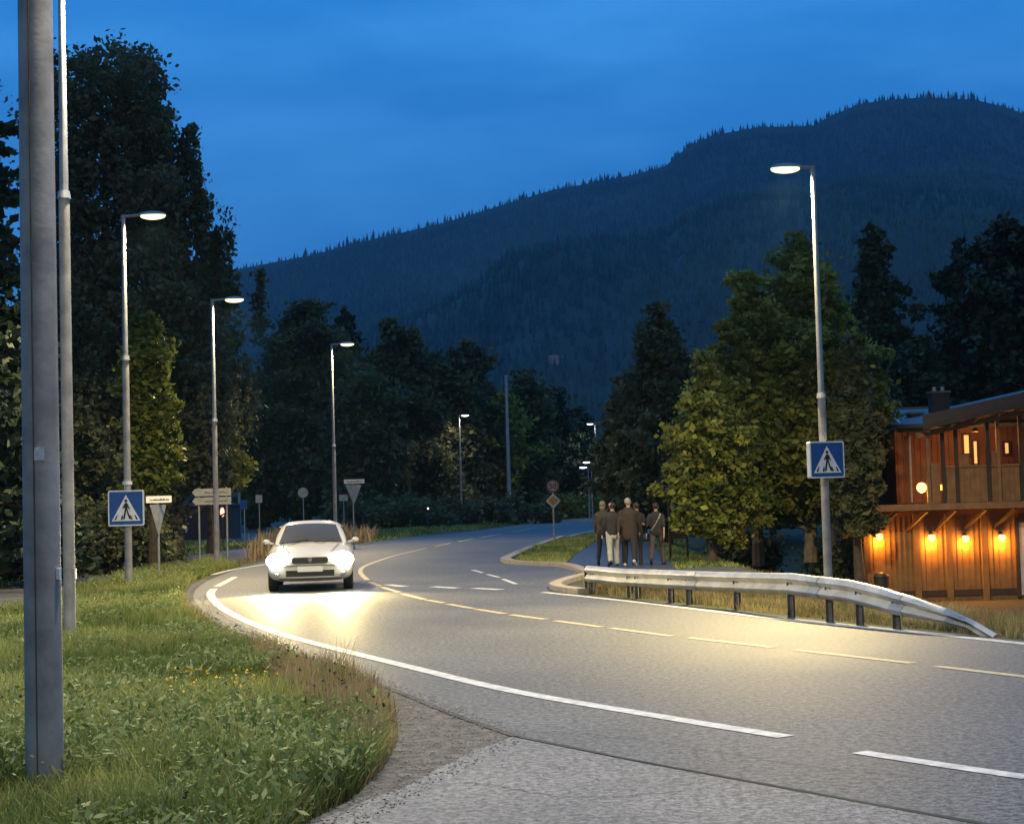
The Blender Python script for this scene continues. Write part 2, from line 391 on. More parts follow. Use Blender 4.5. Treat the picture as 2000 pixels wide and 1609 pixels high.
hm = np_mesh('hills', np.stack([RS * np.sin(AA), RS * np.cos(AA), HZ], -1).reshape(-1, 3), q, M['hills'], smooth=True); tag(hm, kind='structure')

# forest on the mountain: one mass of small conifers
def forest(n):
    az = rng.uniform(-0.34, 0.36, n); r = 560 + (RD - 560) * rng.random(n) ** 0.62
    nr = 5200; az = np.concatenate([az, rng.uniform(-0.34, 0.36, nr)]); r = np.concatenate([r, RD + rng.uniform(-60, 30, nr)])
    x, y = r * np.sin(az), r * np.cos(az); z = hill_h(az, r) - 1.5
    dens = vn(x / 90, y / 90)
    h = rng.uniform(8, 17, len(az)) * (0.75 + 0.5 * dens)
    tall = rng.random(len(az)) < 0.05; h[tall] *= 1.35
    wd = h * rng.uniform(0.13, 0.26, len(az))
    k = 5; ang = np.linspace(0, 2 * np.pi, k, endpoint=False)
    V = []; Fs = []; T = []
    tone = np.clip(rng.normal(0.35, 0.2, len(az)) + (vn(x / 230 + 9, y / 230) - 0.5) * 1.3 + (vn(x / 60, y / 60) - 0.5) * 0.6, 0, 1)
    for (zb, zt, rr) in ((0.0, 0.62, 1.0), (0.38, 1.0, 0.62)):
        jit = rng.uniform(0.7, 1.3, (len(az), k)); a0 = rng.uniform(0, 6.28, len(az))
        bx = x[:, None] + wd[:, None] * rr * jit * np.cos(ang + a0[:, None]); by = y[:, None] + wd[:, None] * rr * jit * np.sin(ang + a0[:, None]); bz = (z + h * zb)[:, None] + np.zeros((1, k))
        v = np.stack([np.c_[bx, x], np.c_[by, y], np.c_[bz, z + h * zt]], -1)      # (n,k+1,3)
        off = len(V) and sum(len(a) for a in V); base = off + np.arange(len(az))[:, None, None] * (k + 1)
        tri = np.stack([np.arange(k), (np.arange(k) + 1) % k, np.full(k, k)], -1)[None] + base
        V.append(v.reshape(-1, 3)); Fs.append(tri.reshape(-1, 3)); T.append(np.repeat(tone, k + 1))
    o = np_mesh('mountain_forest', np.concatenate(V), np.concatenate(Fs), M['forest'], np.concatenate(T))
    tag(o, 'dense dark conifer forest covering the mountain slope', 'forest', kind='stuff')
forest(34000)

# ------------------------------------------------------------------ road, paths, markings
LEFT_EDGE = [(2600, 1765), (2300, 1690), (2000, 1622), (1750, 1577), (1500, 1532), (1250, 1487), (1000, 1437), (880, 1392), (760, 1342), (650, 1306), (560, 1276), (470, 1238), (412, 1206), (388, 1184), (378, 1166), (384, 1150), (402, 1136), (430, 1124), (470, 1110), (540, 1092), (640, 1076), (720, 1063)]
FAR_LEFT = [(720, 1063), (760, 1052), (850, 1044), (950, 1034), (1050, 1020), (1110, 1013), (1165, 1007), (1230, 1002), (1310, 997), (1450, 989)]
FAR_RIGHT = [(1450, 998), (1330, 1010), (1250, 1023), (1165, 1038), (1100, 1052), (1040, 1070), (990, 1090), (985, 1094), (1000, 1100), (1050, 1103), (1100, 1105), (1130, 1112), (1150, 1119), (1250, 1113), (1400, 1109)]
NEAR_RIGHT = [(1400, 1124), (1300, 1128), (1200, 1127), (1140, 1127), (1100, 1140), (1084, 1148), (1068, 1156), (1250, 1174), (1500, 1203), (1750, 1228), (2000, 1253), (2300, 1290), (2700, 1335)]
poly = pxline(LEFT_EDGE, 4)[:-1] + pxline(FAR_LEFT, 4) + [G(*p) for p in FAR_RIGHT] + [G(*p) for p in NEAR_RIGHT]
sheet('road', poly, 0.004, M['road'])
# old asphalt apron in the foreground and the gravel between it and the grass
apron = [G(*p) for p in [(560, 1640), (640, 1596), (720, 1562), (790, 1540), (860, 1500), (930, 1466), (1000, 1440), (1250, 1491), (1500, 1537), (1750, 1583), (2000, 1629), (2300, 1700), (2600, 1790), (2400, 2000), (500, 2000)]]
sheet('pavement', apron, 0.008, M['apron'])
grav = [G(*p) for p in [(540, 1660), (600, 1606), (690, 1560), (750, 1500), (775, 1450), (770, 1390), (740, 1346), (700, 1326), (640, 1306), (560, 1278), (480, 1244), (410, 1210), (374, 1186), (360, 1164), (374, 1142), (400, 1130), (560, 1200), (760, 1310), (1000, 1405), (1080, 1450), (900, 1520), (760, 1600), (600, 1680)]]
sheet('gravel', grav, 0.002, M['gravel'])
shl = pxline([(1010, 1440), (880, 1394), (760, 1345), (650, 1309), (560, 1279), (470, 1241), (410, 1209), (384, 1186), (373, 1166), (380, 1149), (400, 1135)], 5)
mb = MB(); strip(mb, [np.array(p) for p in shl], 0.07, 0.010); tag(mb.build('road_edge', M['crack']), kind='structure')
mb = MB(); strip(mb, pxline([(1000, 1438), (1125, 1463), (1250, 1489), (1500, 1535), (1750, 1581), (2000, 1627), (2300, 1700)], 5), 0.03, 0.014); tag(mb.build('road_seam', M['crack']), kind='structure')
# foot and cycle path on the left, side road behind the car, path with the walkers, yard lane
sheet('cycle_path', pxline([(-700, 1275), (-200, 1190), (0, 1150), (160, 1114), (300, 1096), (420, 1079), (540, 1066)], 4) + pxline([(560, 1082), (420, 1096), (300, 1113), (160, 1150), (0, 1205), (-200, 1270), (-700, 1410)], 4), 0.004, M['path'])
sheet('side_road', [G(*p) for p in [(490, 1106), (560, 1084), (540, 1058), (400, 1056), (200, 1060), (0, 1062), (0, 1048), (200, 1046), (400, 1043), (520, 1040), (650, 1044), (735, 1058), (640, 1082)]], 0.008, M['path'])
sheet('footpath', [G(*p) for p in [(1102, 1107), (1122, 1086), (1160, 1060), (1205, 1035), (1260, 1018), (1330, 1008), (1340, 1012), (1290, 1028), (1262, 1045), (1275, 1070), (1310, 1098), (1320, 1111), (1150, 1121)]], 0.008, M['path'])
def lane(name, top, bot, m, dz=0.05, nx=40, ny=6):
    A_ = smooth_line([G(*p) for p in top], 12); B_ = smooth_line([G(*p) for p in bot], 12); vs = []
    for i in range(nx + 1):
        a_ = A_[int(i / nx * (len(A_) - 1))]; b_ = B_[int(i / nx * (len(B_) - 1))]
        for j in range(ny + 1): p = a_ + (b_ - a_) * j / ny; vs.append((p[0], p[1], gz(*p) + dz))
    q_ = [(i * (ny + 1) + j, (i) * (ny + 1) + j + 1, (i + 1) * (ny + 1) + j + 1, (i + 1) * (ny + 1) + j) for i in range(nx) for j in range(ny)]
    return tag(np_mesh(name, vs, q_, m, smooth=True), kind='structure')
lane('yard_lane', [(1340, 1113), (1480, 1108), (1600, 1104), (1700, 1100)], [(1340, 1126), (1480, 1124), (1600, 1120), (1700, 1116)], M['path'])

def marking(name, px, wd, m, z=0.009, n=6):
    mb = MB(); strip(mb, pxline(px, n), wd, z); return tag(mb.build(name, M[m]), kind='structure')
mb = MB()
strip(mb, pxline([(1535, 1440), (1300, 1402), (1000, 1350), (800, 1303), (650, 1266), (540, 1236), (470, 1208), (430, 1185), (414, 1168), (412, 1158), (418, 1150)], 8), 0.17, 0.009)
strip(mb, pxline([(423, 1146), (440, 1137), (459, 1127)], 4), 0.17, 0.009)
strip(mb, pxline([(1678, 1470), (1840, 1495), (2010, 1520)], 4), 0.15, 0.009)
strip(mb, pxline([(2150, 1541), (2400, 1585)], 4), 0.15, 0.009)
strip(mb, pxline([(414, 1123), (455, 1113), (505, 1105), (560, 1097)], 4), 0.14, 0.013)
tag(mb.build('edge_line', M['white_line']), kind='structure')
mb = MB()
strip(mb, pxline([(1062, 1157), (1250, 1177), (1500, 1207), (1750, 1232), (2000, 1258), (2300, 1293)], 6), 0.16, 0.009)
for a, b in (((757, 1142), (790, 1146)), ((845, 1146), (893, 1149)), ((927, 1149), (978, 1152))): strip(mb, [np.array(G(*a)), np.array(G(*b))], 0.22, 0.009)
for a, b in (((922, 1113), (943, 1119)), ((952, 1122), (975, 1128)), ((982, 1131), (1008, 1141))): strip(mb, [np.array(G(*a)), np.array(G(*b))], 0.10, 0.009)
strip(mb, pxline([(1000, 1086), (1045, 1067), (1100, 1050), (1165, 1035), (1250, 1021)], 4), 0.14, 0.009)
tag(mb.build('edge_line', M['white_line']), kind='structure')
mb = MB()
for a, b in (((724, 1137), (742, 1145)), ((746, 1147), (780, 1157)), ((786, 1160), (829, 1171)), ((834, 1172), (868, 1178)), ((875, 1180), (925, 1189)), ((930, 1190), (985, 1199)), ((998, 1201), (1065, 1210)), ((1085, 1213), (1175, 1225)), ((1192, 1227), (1312, 1243)), ((1345, 1246), (1510, 1265)), ((1552, 1270), (1782, 1296)), ((1828, 1302), (2085, 1332)), ((2130, 1338), (2400, 1370))):
    m_ = ((a[0] + b[0]) / 2, (a[1] + b[1]) / 2); strip(mb, [np.array(G(*a)), np.array(G(*m_)), np.array(G(*b))], 0.13, 0.009)
strip(mb, pxline([(718, 1133), (706, 1122), (704, 1114), (712, 1106), (740, 1095), (780, 1083), (832, 1071)], 6), 0.12, 0.009)
for k in range(6):
    t0, t1 = k / 6, (k + 0.72) / 6
    L = pxline([(850, 1067), (905, 1056), (960, 1046), (1040, 1032), (1120, 1020), (1180, 1014)], 12); n = len(L) - 1
    strip(mb, L[int(t0 * n):int(t1 * n) + 1], 0.13, 0.009)
tag(mb.build('centre_line', M['yellow_line']), kind='structure')
# kerbs: real steps
def kerb(px, z0=0.0, wd=0.16, ht=0.12):
    P = pxline(px, 5); mb = MB(); L = []; Rr = []
    for i, p in enumerate(P):
        a, b = P[max(i - 1, 0)], P[min(i + 1, len(P) - 1)]; d = np.array(b) - np.array(a); d = d / (np.hypot(*d) + 1e-9); nrm = np.array((-d[1], d[0])) * wd / 2; L.append(p + nrm); Rr.append(p - nrm)
    n = len(P); vs = [(*p, z0 - 0.05) for p in L] + [(*p, ht) for p in L] + [(*p, ht) for p in Rr] + [(*p, z0 - 0.05) for p in Rr]
    fs = []
    for i in range(n - 1):
        for k in range(3): fs.append((k * n + i, (k + 1) * n + i, (k + 1) * n + i + 1, k * n + i + 1))
    fs += [(0, n, 2 * n, 3 * n), (n - 1, 4 * n - 1, 3 * n - 1, 2 * n - 1)]
    mb.add(vs, fs); return tag(mb.build('kerb', M['kerb']), kind='structure')
kerb([(1100, 1050), (1040, 1071), (996, 1091), (988, 1096), (1004, 1101), (1050, 1104), (1095, 1106), (1122, 1112), (1150, 1122)], wd=0.3, ht=0.1)
kerb([(1146, 1127), (1112, 1136), (1090, 1144), (1085, 1149), (1098, 1154), (1140, 1160)], wd=0.24, ht=0.1)

# ------------------------------------------------------------------ haze
def haze(density):
    mb = MB(); mb.box((0, 1500, 498), (9000, 8200, 1010)); o = mb.build('haze', bpy.data.materials.new('haze_air'))
    m = o.data.materials[0]; m.use_nodes = True; t = m.node_tree; t.nodes.remove(t.nodes['Principled BSDF'])
    v = N(t, 'ShaderNodeVolumePrincipled'); v.inputs['Color'].default_value = (0.30, 0.70, 1.0, 1); v.inputs['Density'].default_value = density; v.inputs['Anisotropy'].default_value = 0.2
    t.links.new(v.outputs[0], t.nodes['Material Output'].inputs['Volume']); tag(o, kind='stuff'); o['label'] = 'thin blue evening haze in the air'; o['category'] = 'haze'
HAZE = 0.00010
if HAZE: haze(HAZE)

# ------------------------------------------------------------------ trees
LS = 1.25
def leaf_quads(P, size, tone, droop=0.0, aspect=0.6):
    """one rhombic leaf (spray) per point"""
    n = len(P); a = rng.normal(size=(n, 3)); a[:, 2] = a[:, 2] * 0.7 - droop; a /= np.linalg.norm(a, axis=1)[:, None]
    b = rng.normal(size=(n, 3)); b -= (b * a).sum(1)[:, None] * a; b /= np.linalg.norm(b, axis=1)[:, None]
    s = (size * rng.uniform(0.35, 1.7, n))[:, None]
    V = np.stack([P - a * s / 2, P + b * s * aspect / 2, P + a * s / 2, P - b * s * aspect / 2], 1).reshape(-1, 3)
    Fq = np.arange(4 * n).reshape(n, 4); return V, Fq, np.repeat(tone, 4)

def prof(pr, u): return np.interp(u, [p[0] for p in pr], [p[1] for p in pr])

def tree(name, label, cat, x, y, h, rad, pr, nclump, nleaf, lsize, mleaf, mbark='bark', z0=0.0, crown0=0.12, kind='leafy', droop=0.0, group=None, csize=0.16, trunk_r=None, zmin=0.15):
    root = empty(name, (x, y, z0), 0, label, cat, group)
    tr = trunk_r or 0.014 * h + 0.04
    # clump centres inside an uneven envelope
    lob = rng.uniform(0, 6.28, 4); amp = rng.uniform(0.06, 0.19, 4)
    def env(u, a): 
        e = 1 + sum(amp[k] * np.sin((k + 2) * a + lob[k] + 7 * u * (k + 1)) for k in range(4)); return prof(pr, u) * rad * e
    u = rng.random(nclump * 3); keep = rng.random(nclump * 3) < (0.15 + prof(pr, u)) ** 1.3; u = u[keep][:nclump]; nclump = len(u)
    a = rng.uniform(0, 2 * np.pi, nclump); rr = env(u, a) * rng.random(nclump) ** 0.38
    cz = h * (crown0 + (1 - crown0) * u)
    if kind == 'spruce': cz = cz - rr * 0.28
    C = np.stack([rr * np.cos(a), rr * np.sin(a), cz], -1)
    # trunk and limbs
    mb = MB(); k = 7; lean = rng.normal(0, 0.012 * h, (k, 2)).cumsum(0) * 0.25; lean -= lean[0]
    ax = [Vector((lean[i][0], lean[i][1], h * 0.96 * i / (k - 1) - (0.25 if i == 0 else 0))) for i in range(k)]
    mb.tube(ax, [tr * (1.25 if i == 0 else 1 - 0.92 * i / (k - 1)) for i in range(k)], 8)
    for j in rng.choice(nclump, min(nclump, 46), replace=False):
        c = Vector(C[j]); t = max(0.08, (c.z - 0.45 * math.hypot(c.x, c.y)) / h) if kind != 'spruce' else min(0.95, (c.z + 0.1) / h)
        t = min(t, 0.93); i0 = t / 0.96 * (k - 1); i_ = min(int(i0), k - 2); s = ax[i_].lerp(ax[i_ + 1], i0 - i_)
        midp = s.lerp(c, 0.5) + Vector((0, 0, 0.06 * (c - s).length)); r1 = tr * 0.35 * (1 - t) + 0.012
        mb.tube([s, midp, c], [r1, r1 * 0.6, 0.008], 5, cap=False)
    mb.build('trunk', M[mbark], root, smooth=True)
    # leaves: gaussian clumps
    C = C + rng.normal(0, 1, C.shape) * np.array([0.10, 0.10, 0.08]) * rad; w_ = rng.uniform(0.2, 1.8, nclump); w_ /= w_.sum(); ci = rng.choice(nclump, nleaf, p=w_)
    cs = csize * rad * rng.uniform(0.6, 1.3, nclump)
    off = rng.normal(size=(nleaf, 3)) * cs[ci][:, None] * 0.6
    if kind == 'weeping': 
        off[:, :2] *= 0.55; off[:, 2] = -np.abs(off[:, 2]) * 3.4 + 0.3
    elif kind == 'spruce': off[:, 2] *= 0.35; off[:, 2] -= 0.25 * np.hypot(off[:, 0], off[:, 1])
    else: off[:, 2] *= 0.75
    nf = int(nleaf * (0.2 if kind == 'weeping' else 0.26))
    uf = rng.random(nf * 3); uf = uf[rng.random(nf * 3) < (0.08 + prof(pr, uf)) ** 1.6][:nf]; nf = len(uf)
    af = rng.uniform(0, 2 * np.pi, nf); rf_ = env(uf, af) * 0.80 * rng.random(nf) ** 0.5
    Fi = np.stack([rf_ * np.cos(af), rf_ * np.sin(af), h * (crown0 + (1 - crown0) * uf)], -1) + rng.normal(0, 0.03 * rad, (nf, 3))
    P = C[ci] + off
    if kind == 'weeping':
        P[:, 0] += 0.10 * np.sin(P[:, 2] * 2.1 + ci); P[:, 2] = np.maximum(P[:, 2], 0.25)
    P[:, 2] = np.clip(P[:, 2], 0.15, h * 1.02)
    tone = np.clip(rng.normal(0.38, 0.18, nleaf) + rng.normal(0, 0.30, nclump)[ci] + 0.5 * off[:, 2] / (cs[ci] + 1e-6) * 0.25, 0, 1)
    P = np.concatenate([P, Fi]); tone = np.concatenate([tone, np.clip(rng.normal(0.35, 0.22, nf), 0, 1)])
    sz = np.full(len(P), lsize * LS); sz[nleaf:] *= 1.35
    kp = P[:, 2] > zmin + 0.9 * rng.random(len(P)) ** 2 * (zmin > 1); P, tone, sz = P[kp], tone[kp], sz[kp]
    V, Fq, T = leaf_quads(P, sz, tone, droop)
    np_mesh('crown', V, Fq, M[mleaf], T, root)
    return root

def place(px, Y, top, hw):
    """x, height and radius of a tree at distance Y from where its crown shows"""
    p = AT(px, top, Y); return p.x, p.z, hw / F * Y
ROUND = [(0, 0.45), (0.12, 0.8), (0.4, 1.0), (0.7, 0.86), (0.88, 0.55), (1, 0.12)]
CONE = [(0, 0.85), (0.1, 1.0), (0.35, 0.82), (0.6, 0.52), (0.82, 0.25), (1, 0.03)]
COLUMN = [(0, 0.6), (0.15, 0.95), (0.5, 1.0), (0.8, 0.75), (0.93, 0.45), (1, 0.12)]
EGG = [(0, 0.55), (0.15, 0.95), (0.35, 1.0), (0.55, 0.82), (0.75, 0.5), (0.9, 0.25), (1, 0.05)]

def T_(name, label, cat, px, Y, top, hw, pr, nc, nl, ls, ml, **kw):
    x, h, r_ = place(px, Y, top, hw); z0 = kw.pop('z0', 0.0)
    return tree(name, label, cat, x, Y, h - z0, r_, pr, nc, nl, ls, ml, z0=z0, **kw)

# left side
T_('spruce_tree', 'tall black spruce at the far left edge behind the big grey pole', 'tree', -75, 40, -120, 190, CONE, 170, 26000, 0.17, 'spruce', kind='spruce', csize=0.13, crown0=0.04)
T_('birch_tree', 'tallest dark birch behind the left street lamps with rounded top', 'tree', 205, 60, 98, 165, [(0, 0.9), (0.3, 1.05), (0.6, 1.0), (0.85, 0.88), (0.95, 0.76), (1, 0.45)], 340, 62000, 0.15, 'birch', kind='leafy', droop=0.4, csize=0.16, crown0=0.04)
T_('birch_tree', 'weeping birch with drooping ragged twigs against the sky right of the tallest birch', 'tree', 330, 62, 215, 140, [(0, 1.0), (0.3, 1.0), (0.55, 0.85), (0.8, 0.55), (0.93, 0.3), (1, 0.08)], 260, 40000, 0.14, 'birch', kind='weeping', droop=0.9, csize=0.15, crown0=0.12, zmin=2.5)
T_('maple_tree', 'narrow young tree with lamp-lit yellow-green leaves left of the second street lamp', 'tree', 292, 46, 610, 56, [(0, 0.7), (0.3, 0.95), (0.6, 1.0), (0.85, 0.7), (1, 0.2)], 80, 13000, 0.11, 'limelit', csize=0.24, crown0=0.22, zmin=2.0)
T_('birch_tree', 'birch with hanging twigs just left of the second lamp head against the mountain', 'tree', 408, 68, 455, 70, COLUMN, 170, 26000, 0.15, 'birch', kind='weeping', droop=0.8, csize=0.17, crown0=0.12, zmin=2.4)
T_('birch_tree', 'small greenish birch behind the arrow direction signs', 'tree', 405, 64, 720, 62, COLUMN, 70, 11000, 0.13, 'maple', csize=0.25, crown0=0.3, zmin=2.3)
T_('birch_tree', 'low dark birch filling the gap between the two left crosswalk poles', 'tree', 120, 56, 560, 110, ROUND, 120, 17000, 0.15, 'darkleaf', csize=0.22, crown0=0.05)
# middle group
T_('lime_tree', 'big round-topped dark tree behind the oncoming white car', 'tree', 592, 128, 602, 100, [(0, 0.85), (0.2, 1.0), (0.5, 1.0), (0.75, 0.88), (0.9, 0.62), (1, 0.25)], 260, 34000, 0.30, 'darkleaf', csize=0.17, crown0=0.06, group='trees behind the junction')
MID = [
    ('spruce_tree', 'pointed spruce top rising just right of the big round tree', 672, 140, 600, 62, CONE, 'spruce', 'spruce', 14000),
    ('alder_tree', 'loose feathery dark tree between the third lamp and the pale fork of branches', 775, 128, 632, 84, ROUND, 'darkleaf', 'leafy', 13000),
    ('alder_tree', 'dark tree filling the middle behind the far yield sign', 715, 122, 720, 80, ROUND, 'darkleaf', 'leafy', 13000),
    ('alder_tree', 'middle-height dark tree left of the fourth street lamp', 850, 130, 690, 78, ROUND, 'darkleaf', 'leafy', 13000),
    ('alder_tree', 'round dark crown rising directly above the fourth street lamp', 912, 134, 668, 62, ROUND, 'birch', 'leafy', 12000),
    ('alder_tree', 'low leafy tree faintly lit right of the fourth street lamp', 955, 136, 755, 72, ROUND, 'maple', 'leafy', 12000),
    ('alder_tree', 'dark tree just right of the bare unlit pole', 1022, 142, 730, 66, ROUND, 'darkleaf', 'leafy', 12000),
    ('spruce_tree', 'dark conifer last but one before the distant lamps', 1083, 150, 762, 62, EGG, 'spruce', 'leafy', 12000),
    ('spruce_tree', 'small dark tree farthest right beside the distant white lamp', 1132, 158, 800, 48, EGG, 'spruce', 'leafy', 9000),
    ('alder_tree', 'small tree at the left end of the middle group beside the thin pole', 500, 126, 775, 42, ROUND, 'darkleaf', 'leafy', 10000),
]
for (nm, lb, px, Y, top, hw, pr, ml, kd, nl) in MID:
    T_(nm, lb, 'tree', px, Y, top, hw, pr, 130, int(nl * 1.4), 0.32, ml, kind=kd, csize=0.22, crown0=0.04, group='trees behind the junction')
# right side
T_('spruce_tree', 'dark tree standing over the walking people left of the lit maples', 'tree', 1290, 66, 602, 112, [(0, 0.7), (0.2, 1.0), (0.45, 0.9), (0.7, 0.55), (0.88, 0.28), (1, 0.05)], 230, 30000, 0.18, 'darkleaf', csize=0.15, crown0=0.06, kind='leafy')
T_('spruce_tree', 'lower dark shoulder tree directly above the leftmost walkers', 'tree', 1222, 70, 735, 62, EGG, 140, 18000, 0.18, 'darkleaf', csize=0.2, crown0=0.06, kind='leafy')
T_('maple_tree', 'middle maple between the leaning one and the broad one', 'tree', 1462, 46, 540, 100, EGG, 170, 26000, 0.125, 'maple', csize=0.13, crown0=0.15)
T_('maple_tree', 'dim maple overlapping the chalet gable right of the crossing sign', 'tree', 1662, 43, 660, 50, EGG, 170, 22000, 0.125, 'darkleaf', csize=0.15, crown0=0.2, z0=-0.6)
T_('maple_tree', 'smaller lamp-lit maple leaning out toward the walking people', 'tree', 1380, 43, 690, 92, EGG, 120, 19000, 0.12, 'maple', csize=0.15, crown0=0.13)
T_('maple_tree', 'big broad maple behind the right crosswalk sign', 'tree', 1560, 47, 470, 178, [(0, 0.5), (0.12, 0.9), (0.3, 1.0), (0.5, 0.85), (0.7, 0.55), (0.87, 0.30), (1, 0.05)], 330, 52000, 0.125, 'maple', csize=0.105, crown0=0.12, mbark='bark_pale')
T_('poplar_tree', 'tall narrow dark tree just right of the right street lamp pole', 'tree', 1700, 82, 436, 74, [(0, 0.9), (0.3, 1.0), (0.6, 0.9), (0.8, 0.6), (0.92, 0.35), (1, 0.1)], 170, 22000, 0.22, 'spruce', csize=0.17, crown0=0.05)
T_('spruce_tree', 'dark spruce behind the chalet roof left of the tallest pair', 'tree', 1872, 84, 452, 96, CONE, 170, 20000, 0.24, 'spruce', csize=0.16, crown0=0.03, kind='leafy', group='trees behind the chalet')
T_('spruce_tree', 'tallest dark spruce behind the chalet balcony', 'tree', 1962, 80, 428, 112, COLUMN, 220, 26000, 0.24, 'spruce', csize=0.16, crown0=0.03, kind='leafy', group='trees behind the chalet')
T_('spruce_tree', 'dark spruce cut by the right edge of the picture', 'tree', 2055, 86, 445, 120, CONE, 170, 18000, 0.24, 'spruce', csize=0.16, crown0=0.03, kind='leafy', group='trees behind the chalet')
T_('alder_tree', 'low dark tree above the slate roof and chimney', 'tree', 1790, 76, 668, 75, ROUND, 130, 15000, 0.22, 'spruce', csize=0.2, crown0=0.05, group='trees behind the chalet')
T_('alder_tree', 'dark thicket tree behind the maple trunks', 'tree', 1500, 74, 760, 130, ROUND, 140, 17000, 0.22, 'darkleaf', csize=0.2, crown0=0.02, group='trees behind the chalet')
# bushes
def bush(label, px, py, Y, w_px, h_px, ml, n=5000, ls=0.16, name='bush', group=None):
    b = AT(px, py, Y); z0 = gz(b.x, Y); hh = h_px / F * Y; r_ = w_px / 2 / F * Y
    root = empty(name, (b.x, Y, z0), 0, label, 'bush', group)
    nc = 40; a = rng.uniform(0, 6.28, nc); rr = r_ * rng.random(nc) ** 0.5; c = np.stack([rr * np.cos(a), rr * np.sin(a) * 0.6, hh * rng.uniform(0.15, 0.85, nc) * (1 - 0.5 * (rr / r_) ** 2)], -1)
    ci = rng.integers(0, nc, n); P = c[ci] + rng.normal(size=(n, 3)) * hh * 0.13; P[:, 2] = np.clip(P[:, 2], 0.03, hh * 1.1)
    tone = np.clip(rng.normal(0.4, 0.25, n), 0, 1); V, Fq, T = leaf_quads(P, ls, tone); np_mesh('foliage', V, Fq, M[ml], T, root)
    mb = MB()
    for k in range(8): mb.tube([(0, 0, -0.1), tuple(c[k])], [0.03, 0.008], 5)
    mb.build('stem', M['bark'], root)
bush('dark bush behind the left crosswalk sign', 215, 1080, 47, 200, 150, 'darkleaf', 8000)
bush('dark bush beside the cycle path behind the second grey pole', 60, 1100, 44, 170, 120, 'spruce', 6000)
bush('low dark bush in front of the plum coloured kiosk', 300, 1078, 56, 150, 20, 'darkleaf', 4000)
bush('long dark hedge behind the fourth street lamp', 930, 1026, 118, 330, 62, 'darkleaf', 9000, 0.3, 'hedge')
bush('dark hedge along the far side of the bend', 760, 1036, 112, 240, 70, 'darkleaf', 8000, 0.3, 'hedge')
bush('dark green bush behind the priority diamond sign', 1100, 1004, 140, 170, 55, 'maple', 6000, 0.3)
bush('dark bush between the two maple trunks', 1455, 1090, 50, 150, 90, 'darkleaf', 7000)
bush('dark bush left of the chalet corner', 1640, 1085, 56, 130, 110, 'darkleaf', 7000)
bush('dark bush in front of the chalet beside the maple', 1690, 985, 46, 90, 150, 'darkleaf', 6000)
bush('pale dry tufts of grass in front of the ochre wall', 1870, 1165, 34, 130, 46, 'straw', 3500, 0.12, 'dry_shrub')

# ------------------------------------------------------------------ street lamps
def lamp(label, px, py, Y, top_px, arm=1, arm_len=0.62, collar=0.48, light=900, z0=0.0, mode='bowl', shadow=True, cat='street lamp', group='street lamps along the road', scale=1.0, base_r=0.085, faceted=False, tilt=(0, 0), spot=168, tint=None):
    b = AT(px, py, Y); x = b.x; hh = AT(px, top_px, Y).z - z0
    root = empty('street_lamp', (x, Y, z0), 0, label, cat, group)
    zc = hh * collar; n = 8 if faceted else 16
    mb = MB(); mb.tube([(0, 0, -0.3), (0, 0, zc)], [base_r, base_r * 0.9], n); mb.build('lower_pole', M['pole'], root, smooth=not faceted)
    mb = MB(); mb.tube([(0, 0, zc), (0, 0, hh - 0.02)], [base_r * 0.74, base_r * 0.52], n); mb.build('upper_pole', M['galv'], root, smooth=not faceted)
    mb = MB(); mb.tube([(0, 0, zc - 0.05), (0, 0, zc + 0.05)], [base_r * 1.12, base_r * 0.95], 16); mb.build('collar', M['galv'], root, smooth=True)
    mb = MB(); mb.tube([(0, 0, hh - 0.05), (0, 0, hh + 0.06)], [base_r * 0.6, base_r * 0.6], 12); mb.tube([(-0.05 * arm, 0, hh + 0.02), (arm * arm_len * 0.62, 0, hh + 0.05)], [0.035, 0.03], 8); mb.build('arm', M['head'], root, smooth=True)
    cx = arm * (arm_len)
    mb = MB()
    vs = []
    # luminaire housing: flattened shell
    nu, nv = 18, 5
    for j in range(nv + 1):
        t = j / nv * math.pi / 2
        for i in range(nu):
            a = 2 * math.pi * i / nu; vs.append((cx + 0.33 * scale * math.cos(a) * math.cos(t), 0.15 * scale * math.sin(a) * math.cos(t), hh + 0.04 + 0.09 * scale * math.sin(t)))
    fs = [(j * nu + i, j * nu + (i + 1) % nu, (j + 1) * nu + (i + 1) % nu, (j + 1) * nu + i) for j in range(nv) for i in range(nu)] + [tuple(reversed(range(nu)))]
    mb.add(vs, fs); hd = mb.build('lamp_head', M['head'], root, smooth=True)
    mb = MB(); mb.ell((cx + 0.02 * arm, 0, hh + 0.02), (0.29 * scale, 0.14 * scale, 0.085 * scale), 18, 10); bo = mb.build('bowl', M[mode], hd, smooth=True)
    if light:
        l = bpy.data.lights.new('lamp_light', 'SPOT'); l.energy = light; l.color = tint or (WARM if mode == 'bowl' else (1.0, 0.86, 0.66)); l.spot_size = R(spot); l.spot_blend = 0.6; l.shadow_soft_size = 0.12
        lo = bpy.data.objects.new('lamp_light', l); lo.location = (cx, 0, hh - 0.10); lo.rotation_euler = (R(tilt[0]), R(tilt[1]), 0); link(lo, root)
    return root
LE = 5000
lamp('thick grey steel pole nearest the camera, its lamp above the picture', 88, 1540, 10.67, -1330, 1, 0.9, 0.62, LE * 1.0, base_r=0.122, tint=(1.0, 0.87, 0.66))
lamp('second pole from the left, slim and brightly lit at its top', 137, 1258, 22.2, -62, 1, 0.80, 0.66, LE * 0.8, base_r=0.082, tint=(1.0, 0.86, 0.58))
lamp('street lamp carrying the left pedestrian crossing sign', 252, 1150, 37.1, 425, 1, 0.66, 0.62, LE)
lamp('street lamp in the grass just left of the white car', 424, 1105, 50, 588, 1, 0.66, 0.55, LE)
